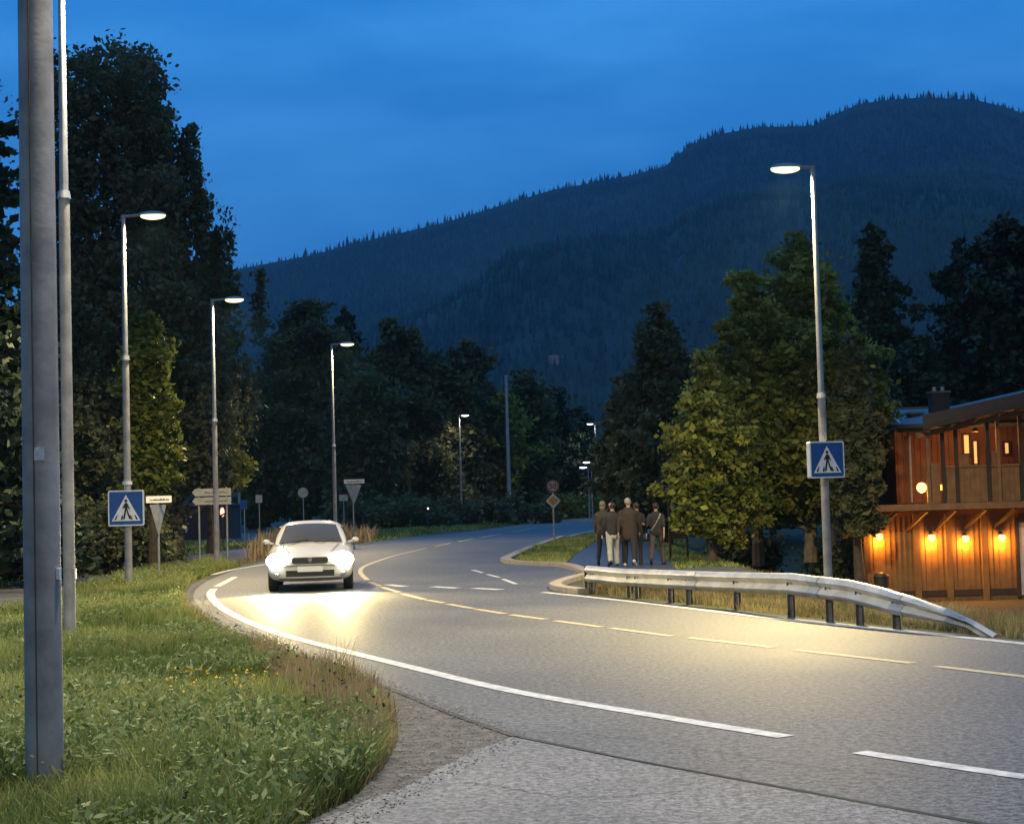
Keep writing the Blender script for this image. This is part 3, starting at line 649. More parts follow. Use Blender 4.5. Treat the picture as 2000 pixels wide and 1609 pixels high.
lamp('street lamp rising behind the white car', 656, 1066, 70, 674, 1, 0.66, 0.5, LE)
lamp('street lamp before the dark trees at the far side of the bend', 902, 1022, 126, 812, 1, 0.45, 0.6, LE * 0.16, mode='bowl_w', base_r=0.1)
lamp('far white street lamp at the edge of the dark tree', 1168, 1008, 148, 828, -1, 0.45, 0.5, LE * 0.08, mode='bowl_w', base_r=0.1)
lamp('tall street lamp on the right carrying the crossing sign behind the guard rail', 1618, 1137, 31.9, 330, -1, 0.52, 0.46, LE * 1.5, z0=-0.15)
rr_ = [o for o in bpy.data.objects if o.type == 'EMPTY' and 'tall street lamp on the right' in o.get('label', '')][0]
l = bpy.data.lights.new('reflector_light', 'SPOT'); l.energy = 6500; l.color = (1.0, 0.76, 0.30); l.spot_size = R(46); l.spot_blend = 1.0; l.shadow_soft_size = 0.12
lo = bpy.data.objects.new('reflector_light', l); lo.location = (-0.52, 0, 7.9); lo.rotation_euler = (R(-44), R(25), 0); link(lo, rr_)
lamp('tiny lamp low over the walkers, lower of the two distant lights', 1152, 1025, 105, 913, -1, 0.3, 0.5, 0, mode='bowl_w', base_r=0.05, group='distant lamps', scale=0.8)
lamp('tiny lamp low over the walkers, upper of the two distant lights', 1158, 1020, 112, 903, -1, 0.3, 0.5, 0, mode='bowl_w', base_r=0.05, group='distant lamps', scale=0.8)
# fittings on the two nearest poles
r_ = [o for o in bpy.data.objects if o.name.startswith('street_lamp')]
near, second, third = r_[0], [o for o in r_ if 'second pole' in o['label']][0], [o for o in r_ if 'left pedestrian' in o['label']][0]
near = [o for o in r_ if 'nearest the camera' in o['label']][0]
mb = MB(); mb.box((-0.012, -0.1195, 4.6), (0.006, 0.010, 9.0)); mb.build('weld_seam', M['post_steel'], near)
mb = MB(); mb.box((0.0, 0, 0.05), (0.34, 0.34, 0.03)); mb.build('base_plate', M['rust'], near)
for sx_, sy in ((-1, -1), (1, -1), (1, 1), (-1, 1)):
    mb = MB(); mb.tube([(sx_ * 0.14, sy * 0.14, 0.06), (sx_ * 0.14, sy * 0.14, 0.10)], 0.014, 6); mb.build('bolt', M['rust'], near)
zs = AT(85, 888, 10.67).z
mb = MB(); mb.box((0.022, -0.118, zs), (0.064, 0.006, 0.078)); mb.build('sticker', M['sticker'], near)
mb = MB(); mb.box((0.118, -0.04, AT(110, 1120, 10.67).z), (0.02, 0.05, 0.07)); mb.build('service_catch', M['sign_white'], near)
mb = MB(); mb.box((-0.118, -0.03, AT(46, 1140, 10.67).z), (0.02, 0.04, 0.05)); mb.build('cable_clip', M['black'], near)
mb = MB(); mb.box((0.092, -0.03, AT(147, 1120, 22.2).z), (0.02, 0.05, 0.14)); mb.build('service_catch', M['sign_white'], second)
mb = MB(); zc = AT(250, 943, 37.1).z; mb.tube([(0, 0, zc - 0.04), (0, 0, zc + 0.04)], 0.11, 14); mb.build('clamp_ring', M['sign_white'], third)

# unlit poles
def bare_pole(label, px, py, Y, top, r0, name='utility_pole'):
    b = AT(px, py, Y); hh = AT(px, top, Y).z; root = empty(name, (b.x, Y, 0), 0, label, 'pole')
    mb = MB(); mb.tube([(0, 0, -0.3), (0, 0, hh)], [r0, r0 * 0.65], 12); mb.build('shaft', M['galv'], root, smooth=True)
    mb = MB(); mb.tube([(0, 0, hh - 0.02), (0, 0, hh + 0.08)], [r0 * 0.8, r0 * 0.5], 12); mb.build('pole_cap', M['pole'], root)
bare_pole('tall bare unlit pole right of the fourth street lamp', 996, 1018, 120, 735, 0.16)
bare_pole('thin bare unlit pole left of the round tree', 468, 1010, 96, 735, 0.09)

# ------------------------------------------------------------------ signs
def rrect(w_, h_, r_, n=4):
    out = []
    for cx, cy, a0 in ((w_ / 2 - r_, h_ / 2 - r_, 0), (-w_ / 2 + r_, h_ / 2 - r_, 90), (-w_ / 2 + r_, -h_ / 2 + r_, 180), (w_ / 2 - r_, -h_ / 2 + r_, 270)):
        for k in range(n + 1): a = R(a0 + 90 * k / n); out.append((cx + r_ * math.cos(a), cy + r_ * math.sin(a)))
    return out
def sign_part(poly_list, depth, th, name, m, parent):
    """plates facing -Y: x to the right, z up, front face at y=-depth"""
    mb = MB()
    for p in poly_list: mb.prism(p, (0, -depth + th, 0), (1, 0, 0), (0, 0, 1), th)
    return mb.build(name, M[m], parent)
def circle(cx, cy, r_, n=20): return [(cx + r_ * math.cos(2 * math.pi * k / n), cy + r_ * math.sin(2 * math.pi * k / n)) for k in range(n)]
def scale_poly(p, s, f=1): return [(x * s * f, y * s) for x, y in (p if f > 0 else list(reversed(p)))]
def crossing_sign(label, px, py, Y, w_px, rz, box_d=0.03, pole_off=0.1):
    c = AT(px, py, Y); s = w_px / F * Y
    root = empty('crossing_sign', (c.x, Y - pole_off, c.z), rz, label, 'road sign', 'pedestrian crossing signs')
    sign_part([rrect(s, s, s * 0.05)], 0, box_d + 0.02, 'sign_box' if box_d > 0.05 else 'border', 'sign_white', root).location = (0, 0.0, 0)
    sign_part([rrect(s * 0.925, s * 0.925, s * 0.035)], 0.003, 0.003, 'panel', 'sign_blue', root)
    tri = [(-0.40, -0.36), (0.40, -0.36), (0.0, 0.37)]
    sign_part([scale_poly(tri, s)], 0.006, 0.003, 'triangle', 'sign_white', root)
    k = s
    fig = [circle(0, 0.205, 0.042), [(-0.055, 0.02), (-0.03, -0.02), (0.03, -0.03), (0.055, 0.03), (0.05, 0.12), (0.015, 0.155), (-0.03, 0.145)],
           [(-0.03, 0.135), (-0.11, 0.0), (-0.075, -0.012), (-0.02, 0.07)], [(0.03, 0.13), (0.035, 0.06), (0.085, -0.05), (0.11, -0.03), (0.07, 0.08)],
           [(-0.03, -0.01), (-0.06, -0.16), (-0.085, -0.31), (-0.035, -0.31), (-0.01, -0.17), (0.015, -0.02)], [(0.0, -0.01), (0.035, -0.17), (0.085, -0.31), (0.14, -0.31), (0.08, -0.16), (0.035, -0.01)]]
    sign_part([scale_poly(p, k) for p in fig], 0.009, 0.003, 'pedestrian_symbol', 'sign_black', root)
    bars = [[(-0.335, -0.325), (-0.275, -0.325), (-0.235, -0.2), (-0.262, -0.2)], [(-0.15, -0.325), (-0.095, -0.325), (-0.085, -0.2), (-0.12, -0.2)], [(0.275, -0.325), (0.335, -0.325), (0.262, -0.2), (0.235, -0.2)], [(0.15, -0.325), (0.19, -0.325), (0.13, -0.2), (0.10, -0.2)]]
    for p in bars: sign_part([scale_poly(p, k)], 0.0085, 0.0025, 'crossing_stripe', 'sign_black', root)
    for dz in (-0.28, 0.28): mb = MB(); mb.box((0, 0.06 if box_d > 0.05 else 0.045, dz * s), (0.24, 0.05, 0.04)); mb.build('bracket', M['galv'], root)
crossing_sign('blue pedestrian crossing sign on the left lamp pole', 249, 992, 37.1, 69, R(4), 0.03, 0.14)
crossing_sign('blue pedestrian crossing sign on the right lamp pole, turned a little with a thick side', 1611, 898, 31.9, 71, R(12), 0.14, 0.24)

def letters(mb, x0, x1, z, hgt, depth, seed):
    """unreadable small lettering: one line with an uneven top"""
    rr = random.Random(seed); top = []; x = x0
    while x < x1:
        w_ = hgt * rr.uniform(0.3, 0.6); y = z + hgt * rr.uniform(-0.3, 0.45); top += [(x, y), (x + w_ * 0.9, y)]; x += w_
    mb.prism([(x0, z - hgt / 2), (x, z - hgt / 2)] + top[::-1], (0, -depth, 0), (1, 0, 0), (0, 0, 1), 0.003)
def yield_and_name(label, px, py, Y, plate_px, tri_w, rz, zplate_py, tri_w_px, base_py):
    c = AT(px, zplate_py, Y); root = empty('street_name_sign', (AT(px, base_py, Y).x, Y, 0), 0, label, 'road sign', 'street name signs over yield signs')
    dx = c.x - root.location.x; pw = plate_px / F * Y; zt = c.z
    mb = MB(); mb.tube([(0, 0, -0.2), (0, 0, zt + 0.02)], 0.032, 10); mb.build('post', M['galv'], root, smooth=True)
    o = sign_part([rrect(pw, 0.17, 0.02)], 0.05, 0.02, 'name_plate', 'sign_white', root); o.location = (dx, 0, zt)
    mb = MB(); letters(mb, -pw * 0.36, pw * 0.36, 0, 0.055, 0.052, int(px)); l = mb.build('lettering', M['letter_grey'], o)
    w_ = 0.82; f = rz
    o = sign_part([[(-w_ / 2, 0.36), (-w_ / 2 + 0.05, 0.39), (w_ / 2 - 0.05, 0.39), (w_ / 2, 0.36), (0.03, -0.35), (-0.03, -0.35)][::-1]], 0.0, 0.012, 'yield_plate', 'sign_grey', root)
    o.location = (dx * 0.5, -0.045, zt - 0.52); o.rotation_euler = (0, 0, f)
yield_and_name('white street name plate on the thin post beside the left crossing sign', 311, 975, 41, 50, 16, R(74), 975, 16, 1128)
yield_and_name('white street name plate behind the white car near the third lamp', 692, 940, 66, 40, 30, R(45), 940, 30, 1070)

# arrow direction signs
root = empty('direction_sign', (*[AT(415, 1030, 56)[i] for i in (0, 1)], 0), 0, 'two white arrow direction plates pointing left behind the second street lamp', 'road sign')
s = 56 / F
for k, py in enumerate((961, 978)):
    z = AT(415, py, 56).z; wpx = 76 if k == 0 else 74
    o = sign_part([[( -38 * s, 0), (-32 * s, -7.2 * s), (38 * s, -7.2 * s), (38 * s, 7.2 * s), (-32 * s, 7.2 * s)]], 0.07, 0.02, 'arrow_plate', 'arrow_plate', root); o.location = (0, 0, z)
    mb = MB(); letters(mb, -14 * s, 30 * s, 0, 0.075, 0.072, 5 + k); mb.build('lettering', M['letter_grey'], o)
for dx in (-0.45, 0.5):
    mb = MB(); mb.tube([(dx, 0, -0.2), (dx, 0, AT(415, 952, 56).z)], 0.035, 8); mb.build('post', M['galv'], root)

# speed limit above priority diamond
b = AT(1083, 1062, 63.5); root = empty('priority_sign', (b.x, 63.5, 0), 0, 'yellow priority diamond with a round speed limit sign above it on the grass wedge', 'road sign')
mb = MB(); mb.tube([(0, 0, -0.2), (0, 0, AT(1081, 940, 63.5).z)], 0.034, 10); mb.build('post', M['pole'], root)
zc = AT(1081, 949, 63.5).z
o = sign_part([circle(0, 0, 0.25, 28)], 0.05, 0.012, 'speed_limit_ring', 'sign_red', root); o.location = (0, 0, zc)
i_ = sign_part([circle(0, 0, 0.185, 28)], 0.053, 0.003, 'speed_limit_face', 'arrow_plate', o)
def stroke_digit(d, x0, w_, h_, t):
    seg = {'5': 'afgcd', '0': 'abcdef', '3': 'abgcd'}[d]; R_ = {'a': (0, h_ / 2 - t / 2, w_, t), 'd': (0, -h_ / 2 + t / 2, w_, t), 'g': (0, 0, w_, t), 'f': (-w_ / 2 + t / 2, h_ / 4, t, h_ / 2), 'e': (-w_ / 2 + t / 2, -h_ / 4, t, h_ / 2), 'b': (w_ / 2 - t / 2, h_ / 4, t, h_ / 2), 'c': (w_ / 2 - t / 2, -h_ / 4, t, h_ / 2)}
    return [[(x0 + R_[c][0] + a * R_[c][2] / 2, R_[c][1] + b_ * R_[c][3] / 2) for a, b_ in ((-1, -1), (1, -1), (1, 1), (-1, 1))] for c in seg]
mb = MB()
for j, pl in enumerate(stroke_digit('5', -0.075, 0.11, 0.19, 0.034) + stroke_digit('0', 0.075, 0.11, 0.19, 0.034)): mb.prism(pl, (0, -0.0535 - 0.0004 * j, 0), (1, 0, 0), (0, 0, 1), 0.002)
mb.build('digits', M['sign_black'], i_)
zc = AT(1082, 978, 63.5).z; dm = lambda r_: [(0, -r_), (r_, 0), (0, r_), (-r_, 0)]
o = sign_part([dm(0.29)], 0.05, 0.012, 'diamond_plate', 'sign_grey', root); o.location = (0, 0, zc)
sign_part([dm(0.20)], 0.053, 0.003, 'diamond_face', 'sign_yellow', o)

# small distant signs
def small_sign(label, px, py, Y, w_px, h_px, m, base_py, rnd=False, turn=0.0):
    c = AT(px, py, Y); root = empty('small_road_sign', (c.x, Y, 0), turn, label, 'road sign', 'small signs beyond the junction')
    a, b_ = w_px / F * Y, h_px / F * Y
    mb = MB(); mb.tube([(0, 0, -0.2), (0, 0, c.z + b_ / 2)], 0.03, 8); mb.build('post', M['galv'], root)
    o = sign_part([circle(0, 0, a / 2, 24) if rnd else rrect(a, b_, 0.02)], 0.05, 0.015, 'plate', m, root); o.location = (0, 0, c.z)
small_sign('round grey sign above the white car roof', 592, 962, 88, 20, 20, 'sign_grey', 1040, True)
small_sign('small square greenish-grey sign left of the white car roof', 506, 974, 84, 13, 15, 'sign_grey', 1040)
small_sign('small bluish sign beside the thin bare pole', 477, 985, 84, 12, 18, 'sign_blue', 1040)
small_sign('faint pale sign just left of the far yield sign', 671, 972, 92, 17, 12, 'sign_grey', 1040)

# ------------------------------------------------------------------ guard rail
RAIL = [((1147, 1104), (1134, 1160)), ((1215, 1110), (1207, 1166)), ((1310, 1113), (1300, 1178)), ((1420, 1117), (1410, 1188)), ((1545, 1119), (1535, 1206)), ((1660, 1132), (1650, 1219)), ((1720, 1146), (1712, 1226)), ((1785, 1165), (1778, 1233)), ((1850, 1188), (1845, 1238)), ((1905, 1213), (1900, 1240)), ((1948, 1238), (1944, 1244))]
rp = [(G(*b_), t) for t, b_ in RAIL]
rail_pts = []
for (g, t) in rp:
    p = AT(t[0], t[1], g[1]); rail_pts.append(Vector((p.x, g[1], p.z)))
root = empty('guard_rail', (*G(1540, 1206), 0), 0, 'galvanised steel guard rail bending down to the ground at its right end', 'guard rail')
ro = Vector(root.location)
PR = [(0.0, 0.0), (0.03, -0.012), (0.075, -0.075), (0.035, -0.12), (0.0, -0.155), (0.035, -0.19), (0.075, -0.235), (0.03, -0.30), (0.0, -0.31)]
dense = []
for i in range(len(rail_pts) - 1):
    for k in range(6): dense.append(rail_pts[i].lerp(rail_pts[i + 1], k / 6))
dense.append(rail_pts[-1])
vs = []; m_ = len(PR)
for i, p in enumerate(dense):
    d = dense[min(i + 1, len(dense) - 1)] - dense[max(i - 1, 0)]; d.z = 0; d.normalize(); nrm = Vector((d.y, -d.x, 0))
    if nrm.y > 0: nrm = -nrm
    sc = min(1.0, max(0.45, (p.z) / 0.5)) * 1.0
    for a_, b_ in PR: vs.append(p - ro + nrm * a_ + Vector((0, 0, b_ * sc)))
    for a_, b_ in reversed(PR): vs.append(p - ro + nrm * (a_ - 0.006) + Vector((0, 0, b_ * sc)))
k2 = 2 * m_; fs = [(i * k2 + j, i * k2 + (j + 1) % k2, (i + 1) * k2 + (j + 1) % k2, (i + 1) * k2 + j) for i in range(len(dense) - 1) for j in range(k2)]
fs += [tuple(range(k2)), tuple((len(dense) - 1) * k2 + j for j in reversed(range(k2)))]
mb = MB(); mb.add(vs, fs); mb.build('rail_beam', M['rail'], root, smooth=True)
post_px = [(1140, 1160), (1163, 1163), (1227, 1168), (1254, 1171), (1310, 1178), (1363, 1186), (1447, 1194), (1552, 1205), (1612, 1210), (1680, 1219), (1752, 1228)]
for (px, py) in post_px:
    g = G(px, py); j = min(range(len(dense)), key=lambda k: abs(dense[k].x - g[0])); p = dense[j]
    d = dense[min(j + 1, len(dense) - 1)] - dense[max(j - 1, 0)]; rz = math.atan2(d.y, d.x); ht = p.z - 0.02
    bx, by = p.x - ro.x, p.y - ro.y + 0.10
    mb = MB(); z = ht / 2 - 0.15
    mb.box((bx, by, z), (0.012, 0.12, ht + 0.3), rz); mb.box((bx, by - 0.058, z), (0.10, 0.01, ht + 0.3), rz); mb.box((bx, by + 0.058, z), (0.10, 0.01, ht + 0.3), rz)
    mb.build('post', M['post_steel'], root)
    mb = MB(); mb.tube([(bx, by - 0.06, p.z - 0.145), (bx, by - 0.125, p.z - 0.145)], 0.016, 6); mb.build('bolt', M['rust'], root)
# overlapped joints between the beam lengths
for j in (14, 26, 38, 48):
    if j + 1 >= len(dense): continue
    vs = []
    for i in (j, j + 1):
        p = dense[j] + (dense[j + 1] - dense[j]).normalized() * (0.0 if i == j else 0.28)
        d = dense[j + 1] - dense[j - 1]; d.z = 0; d.normalize(); nrm = Vector((d.y, -d.x, 0)); nrm = -nrm if nrm.y > 0 else nrm; sc = min(1.0, max(0.45, p.z / 0.5))
        for a_, b_ in PR: vs.append(p - ro + nrm * (a_ + 0.009) + Vector((0, 0, b_ * sc)))
        for a_, b_ in reversed(PR): vs.append(p - ro + nrm * (a_ + 0.003) + Vector((0, 0, b_ * sc)))
    mb = MB(); mb.add(vs, [(q_, (q_ + 1) % k2, k2 + (q_ + 1) % k2, k2 + q_) for q_ in range(k2)] + [tuple(range(k2)), tuple(reversed(range(k2, 2 * k2)))]); mb.build('splice_plate', M['galv'], root)
# far barrier strip on the other side of the bend
FB = pxline([(1012, 1017), (1040, 1013), (1080, 1009), (1130, 1005), (1175, 1003), (1240, 999)], 4)
vs = []; n = len(FB)
for (x, y) in FB:
    for dz, dy in ((-0.05, -0.2), (0.45, -0.12), (0.45, 0.12), (-0.05, 0.2)): vs.append((x, y + dy + 2.5, dz + 0.0))
fs = [(i * 4 + j, i * 4 + (j + 1) % 4, (i + 1) * 4 + (j + 1) % 4, (i + 1) * 4 + j) for i in range(n - 1) for j in range(4)] + [(3, 2, 1, 0), tuple((n - 1) * 4 + j for j in range(4))]
mb = MB(); mb.add(vs, fs); tag(mb.build('concrete_barrier', M['concrete']), 'low pale concrete barrier along the far side of the bend', 'barrier')

# ------------------------------------------------------------------ chalet on the right
zb = -1.25; s = BY / F
def B(px, py, Y=BY): return AT(px, py, Y)
ch = empty('chalet', (B(1850, 1160).x, BY, zb), 0, 'two-storey timber chalet with ochre lower wall and orange wall lamps', 'building')
co = Vector(ch.location)
def L(p): return Vector(p) - co
xl = B(1692, 1090).x; xr = B(2000, 1000).x + 7.0; zf = B(1850, 988).z
x2 = B(1778, 900).x                                     # left corner of the upper storey
def board_wall(name, x0, x1, z0, z1, yf, th_, m, bw=0.14):
    mb = MB(); mb.box(((x0 + x1) / 2 - co.x, yf + th_ / 2 - co.y, (z0 + z1) / 2 - co.z), (x1 - x0, th_, z1 - z0))
    x = x0 + bw / 2
    while x < x1 - 0.02:
        mb.box((x - co.x, yf - 0.011 - co.y, (z0 + z1) / 2 - co.z), (0.035, 0.022, z1 - z0 - 0.02)); x += bw
    return mb.build(name, M[m], ch)
wl = board_wall('lower_wall', xl, xr, zb - 0.3, zf - 0.08, BY, 6.0, 'wall_ochre')
uy = BY + 1.7
yb = BY - 0.86
def roof_z(x):      # underside of the porch roof climbs to the right
    a, b_ = AT(1800, 842, yb), AT(2000, 797, yb); return a.z + (b_.z - a.z) * (x - a.x) / (b_.x - a.x)
def wall_top(x): return roof_z(max(x, AT(1800, 842, yb).x)) + 0.16
mb = MB(); mb.prism([(x2, zf + 0.08), (xr, zf + 0.08), (xr, wall_top(xr)), (AT(1800, 842, yb).x, wall_top(x2)), (x2, wall_top(x2))], (-co.x, uy + 6.0 - co.y, -co.z), (1, 0, 0), (0, 0, 1), 6.0)
x = x2 + 0.08
while x < xr: mb.box((x - co.x, uy - 0.011 - co.y, (zf + 0.08 + wall_top(x)) / 2 - co.z), (0.04, 0.022, wall_top(x) - zf - 0.1)); x += 0.16
mb.build('upper_wall', M['wall_red'], ch)
# balcony slab, its edge board and slanted brackets
mb = MB(); mb.box(((xl + xr) / 2 - co.x, BY + 0.4 - co.y, zf - co.z), (xr - xl + 0.2, 2.6, 0.12)); mb.build('balcony_floor', M['timber'], ch)
mb = MB(); mb.box(((xl + xr) / 2 - co.x, BY - 0.92 - co.y, zf - co.z), (xr - xl + 0.24, 0.04, 0.17)); mb.build('balcony_edge', M['timber'], ch)
for px in (1738, 1795, 1850, 1908, 1965, 2030):
    x = B(px, 1000).x; mb = MB(); mb.beam(L((x, BY - 0.85, zf - 0.1)), L((x - 0.35, BY - 0.03, zf - 0.62)), 0.07); mb.build('bracket', M['timber_dark'], ch)
# posts and solid board balustrade of the balcony
yb = BY - 0.86
def roof_z(x):      # underside of the porch roof climbs to the right
    a, b_ = AT(1800, 842, yb), AT(2000, 797, yb); return a.z + (b_.z - a.z) * (x - a.x) / (b_.x - a.x)
for px in (1812, 1842, 1868, 1930, 1950, 1994, 2040):
    x = AT(px, 900, yb).x; mb = MB(); z1 = roof_z(x) - 0.05
    mb.box((x - co.x, yb - co.y, (zf + z1) / 2 + 0.05 - co.z), (0.085, 0.085, z1 - zf - 0.06)); mb.build('porch_post', M['timber_dark'] if px in (1842, 1868, 1930, 1994) else M['timber'], ch)
x = AT(1838, 940, yb).x; mb = MB(); hb = 0.92
xa, xb = AT(1842, 940, yb).x + 0.05, xr
mb.box(((xa + xb) / 2 - co.x, yb + 0.03 - co.y, zf + 0.09 + hb / 2 - co.z), (xb - xa, 0.025, hb))
xx = xa
while xx < xb: mb.box((xx - co.x, yb + 0.008 - co.y, zf + 0.09 + hb / 2 - co.z), (0.03, 0.02, hb - 0.02)); xx += 0.13
mb.box(((xa + xb) / 2 - co.x, yb + 0.02 - co.y, zf + 0.12 + hb - co.z), (xb - xa, 0.09, 0.05)); mb.build('balustrade', M['timber'], ch)
for (p0, p1, pt, nm, mt) in ((1876, 1893, 888, 'infill_board', 'timber'), (1934, 1950, 882, 'infill_board', 'timber'), (1816, 1836, 905, 'infill_board', 'timber')):
    a, b_ = AT(p0, pt, yb), AT(p1, pt, yb); mb = MB(); mb.box(((a.x + b_.x) / 2 - co.x, yb + 0.08 - co.y, (a.z + zf) / 2 + 0.05 - co.z), (b_.x - a.x, 0.03, a.z - zf - 0.08)); mb.build(nm, M[mt], ch)
# porch roof: rafters, boards, fascia
xa, xb = AT(1800, 842, yb).x - 0.15, xr
def roof_part(name, ya, yb_, dz, th_, m, x0=xa, x1=xb):
    mb = MB(); v = []
    for x in (x0, x1):
        for y, zz in ((ya, 0.0), (yb_, 0.25)):
            v += [L((x, y, roof_z(x) + dz + zz * (y - ya) / max(yb_ - ya, 0.01))), L((x, y, roof_z(x) + dz + th_ + zz * (y - ya) / max(yb_ - ya, 0.01)))]
    mb.add(v, [(0, 1, 3, 2), (4, 6, 7, 5), (0, 4, 5, 1), (2, 3, 7, 6), (0, 2, 6, 4), (1, 5, 7, 3)]); return mb.build(name, M[m], ch)
roof_part('porch_roof', BY - 1.6, BY + 5.2, 0.10, 0.10, 'roof')
roof_part('fascia', BY - 1.66, BY - 1.62, 0.04, 0.13, 'timber_dark')
for k in range(14):
    x = xa + 0.15 + k * 0.62
    if x > xr - 0.1: break
    mb = MB(); mb.beam(L((x, BY - 1.55, roof_z(x) + 0.02)), L((x, uy - 0.02, roof_z(x) + 0.14)), 0.07, 0.13); mb.build('rafter', M['timber'], ch)
a = AT(1800, 842, yb); mb = MB(); mb.beam(L((xa, yb, roof_z(xa) - 0.09)), L((xr, yb, roof_z(xr) - 0.09)), 0.1, 0.14); mb.build('wall_plate', M['timber'], ch)
# upper windows and door (lit)
for (p0, p1, q0, q1, m) in ((1882, 1893, 850, 885, 'litglass'), (1901, 1909, 862, 905, 'litglass'), (1962, 1970, 865, 885, 'litglass')):
    a, b_ = AT(p0, q0, uy - 0.05), AT(p1, q1, uy - 0.05); mb = MB()
    cx, cz, ww, hh = (a.x + b_.x) / 2, (a.z + b_.z) / 2, abs(b_.x - a.x), abs(a.z - b_.z)
    for dx, dz, w1, h1 in ((-ww / 2 - 0.03, 0, 0.06, hh + 0.12), (ww / 2 + 0.03, 0, 0.06, hh + 0.12), (0, hh / 2 + 0.03, ww, 0.06), (0, -hh / 2 - 0.03, ww, 0.06)): mb.box((cx + dx - co.x, uy - 0.05 - co.y, cz + dz - co.z), (w1, 0.06, h1))
    f_ = mb.build('window', M['timber_dark'], ch); mb = MB(); mb.box((cx - co.x, uy - 0.035 - co.y, cz - co.z), (ww, 0.012, hh)); mb.build('pane', M[m], f_)
# pale door lower right
a, b_ = AT(1988, 1020, BY - 0.03), AT(2040, 1160, BY - 0.03)
mb = MB(); mb.box(((a.x + b_.x) / 2 - co.x, BY - 0.045 - co.y, (a.z + b_.z) / 2 - co.z), (b_.x - a.x, 0.05, a.z - b_.z)); dr = mb.build('door', M['door'], ch)
mb = MB(); mb.box((a.x - 0.05 - co.x, BY - 0.05 - co.y, (a.z + b_.z) / 2 - co.z), (0.1, 0.08, a.z - b_.z + 0.1)); mb.box(((a.x + b_.x) / 2 - co.x, BY - 0.05 - co.y, a.z + 0.06 - co.z), (b_.x - a.x, 0.08, 0.12)); mb.build('door_frame', M['timber_dark'], dr)
mb = MB(); mb.tube([(a.x + 0.12 - co.x, BY - 0.1 - co.y, -1.15 + 1.0 - co.z), (a.x + 0.24 - co.x, BY - 0.1 - co.y, -1.15 + 1.0 - co.z)], 0.012, 6); mb.build('handle', M['chrome'], dr)
# wider posts between the lower wall bays, and the dark recess
for px in (1684 + 8, 1790, 1852, 1922):
    x = B(px, 1080).x; mb = MB(); mb.box((x - co.x, BY - 0.06 - co.y, (zb + zf) / 2 - 0.1 - co.z), (0.16, 0.12, zf - zb - 0.15)); mb.build('wall_post', M['wall_ochre'], ch)
x = B(1776, 900, uy).x; mb = MB(); mb.tube([(x - co.x, uy - 0.10 - co.y, zf + 0.1 - co.z), (x - co.x, uy - 0.10 - co.y, roof_z(x) - 0.1 - co.z)], 0.04, 10); mb.build('downpipe', M['galv'], ch)
mb = MB(); mb.box(((xl + xr) / 2 - co.x, BY - 0.03 - co.y, zb + 0.22 - co.z), (xr - xl - 0.1, 0.03, 0.16)); mb.build('base_board', M['timber_dark'], ch)
mb = MB(); mb.box(((xl + xr) / 2 - co.x, BY - 0.028 - co.y, zf - 0.17 - co.z), (xr - xl - 0.1, 0.025, 0.14)); mb.build('top_board', M['timber'], ch)
# slate roof section left with white verge boards
ya_, yc = uy - 0.3, uy + 5.5
e0, e1 = AT(1764, 838, ya_), AT(1812, 838, ya_); rz_ = AT(1727, 806, yc)
top1 = AT(1870, 803, yc)
mb = MB(); v = [L(e0), L((e1.x + 3, ya_, e0.z)), L((top1.x + 2.6, yc, rz_.z)), L(rz_)]; v += [p + Vector((0, 0, 0.1)) for p in v]
mb.add(v, [(3, 2, 1, 0), (4, 5, 6, 7), (0, 1, 5, 4), (1, 2, 6, 5), (2, 3, 7, 6), (3, 0, 4, 7)]); rf = mb.build('roof', M['roof'], ch)
mb = MB(); mb.beam(L(e0) + Vector((-0.03, -0.02, 0.05)), L(rz_) + Vector((-0.03, 0, 0.05)), 0.06, 0.16); mb.build('verge_board', M['fascia'], rf)
mb = MB(); mb.beam(L(e0) + Vector((0, -0.05, 0.05)), L((e1.x + 0.1, ya_, e0.z)) + Vector((0, -0.05, 0.05)), 0.05, 0.13); mb.build('gutter', M['fascia_grey'], rf)
mb = MB(); mb.beam(L(rz_) + Vector((0, 0, 0.12)), L((top1.x, yc, rz_.z + 0.12)), 0.12, 0.08); mb.build('ridge_cap', M['fascia_grey'], rf)
# gable wall under it
mb = MB(); x_a = AT(1764, 838, uy).x; mb.box(((x_a + x2) / 2 + 0.1 - co.x, uy + 2.9 - co.y, (zf + e0.z) / 2 - co.z), (0.3, 5.6, e0.z - zf)); mb.build('gable_wall', M['wall_red'], ch)
for (p0, p1, q0, q1, nm) in ((1816, 1852, 772, 834, 'chimney'), (1774, 1800, 813, 838, 'chimney')):
    Yc = uy + 2.2; a, b_ = AT(p0, q0, Yc), AT(p1, q1, Yc); mb = MB()
    mb.box(((a.x + b_.x) / 2 - co.x, Yc - co.y, (a.z + b_.z) / 2 - 0.15 - co.z), (b_.x - a.x, 0.5, a.z - b_.z + 0.4)); c_ = mb.build(nm, M['brick'], rf)
    mb = MB(); mb.box(((a.x + b_.x) / 2 - co.x, Yc - co.y, a.z + 0.08 - co.z), (b_.x - a.x + 0.08, 0.58, 0.06)); mb.build('chimney_cap', M['fascia_grey'], c_)
    if q1 - q0 > 40:
        for dx in (-0.12, 0.12): mb = MB(); mb.tube([((a.x + b_.x) / 2 + dx - co.x, Yc - co.y, a.z + 0.1 - co.z), ((a.x + b_.x) / 2 + dx - co.x, Yc - co.y, a.z + 0.24 - co.z)], 0.06, 8); mb.build('flue', M['galv'], c_)
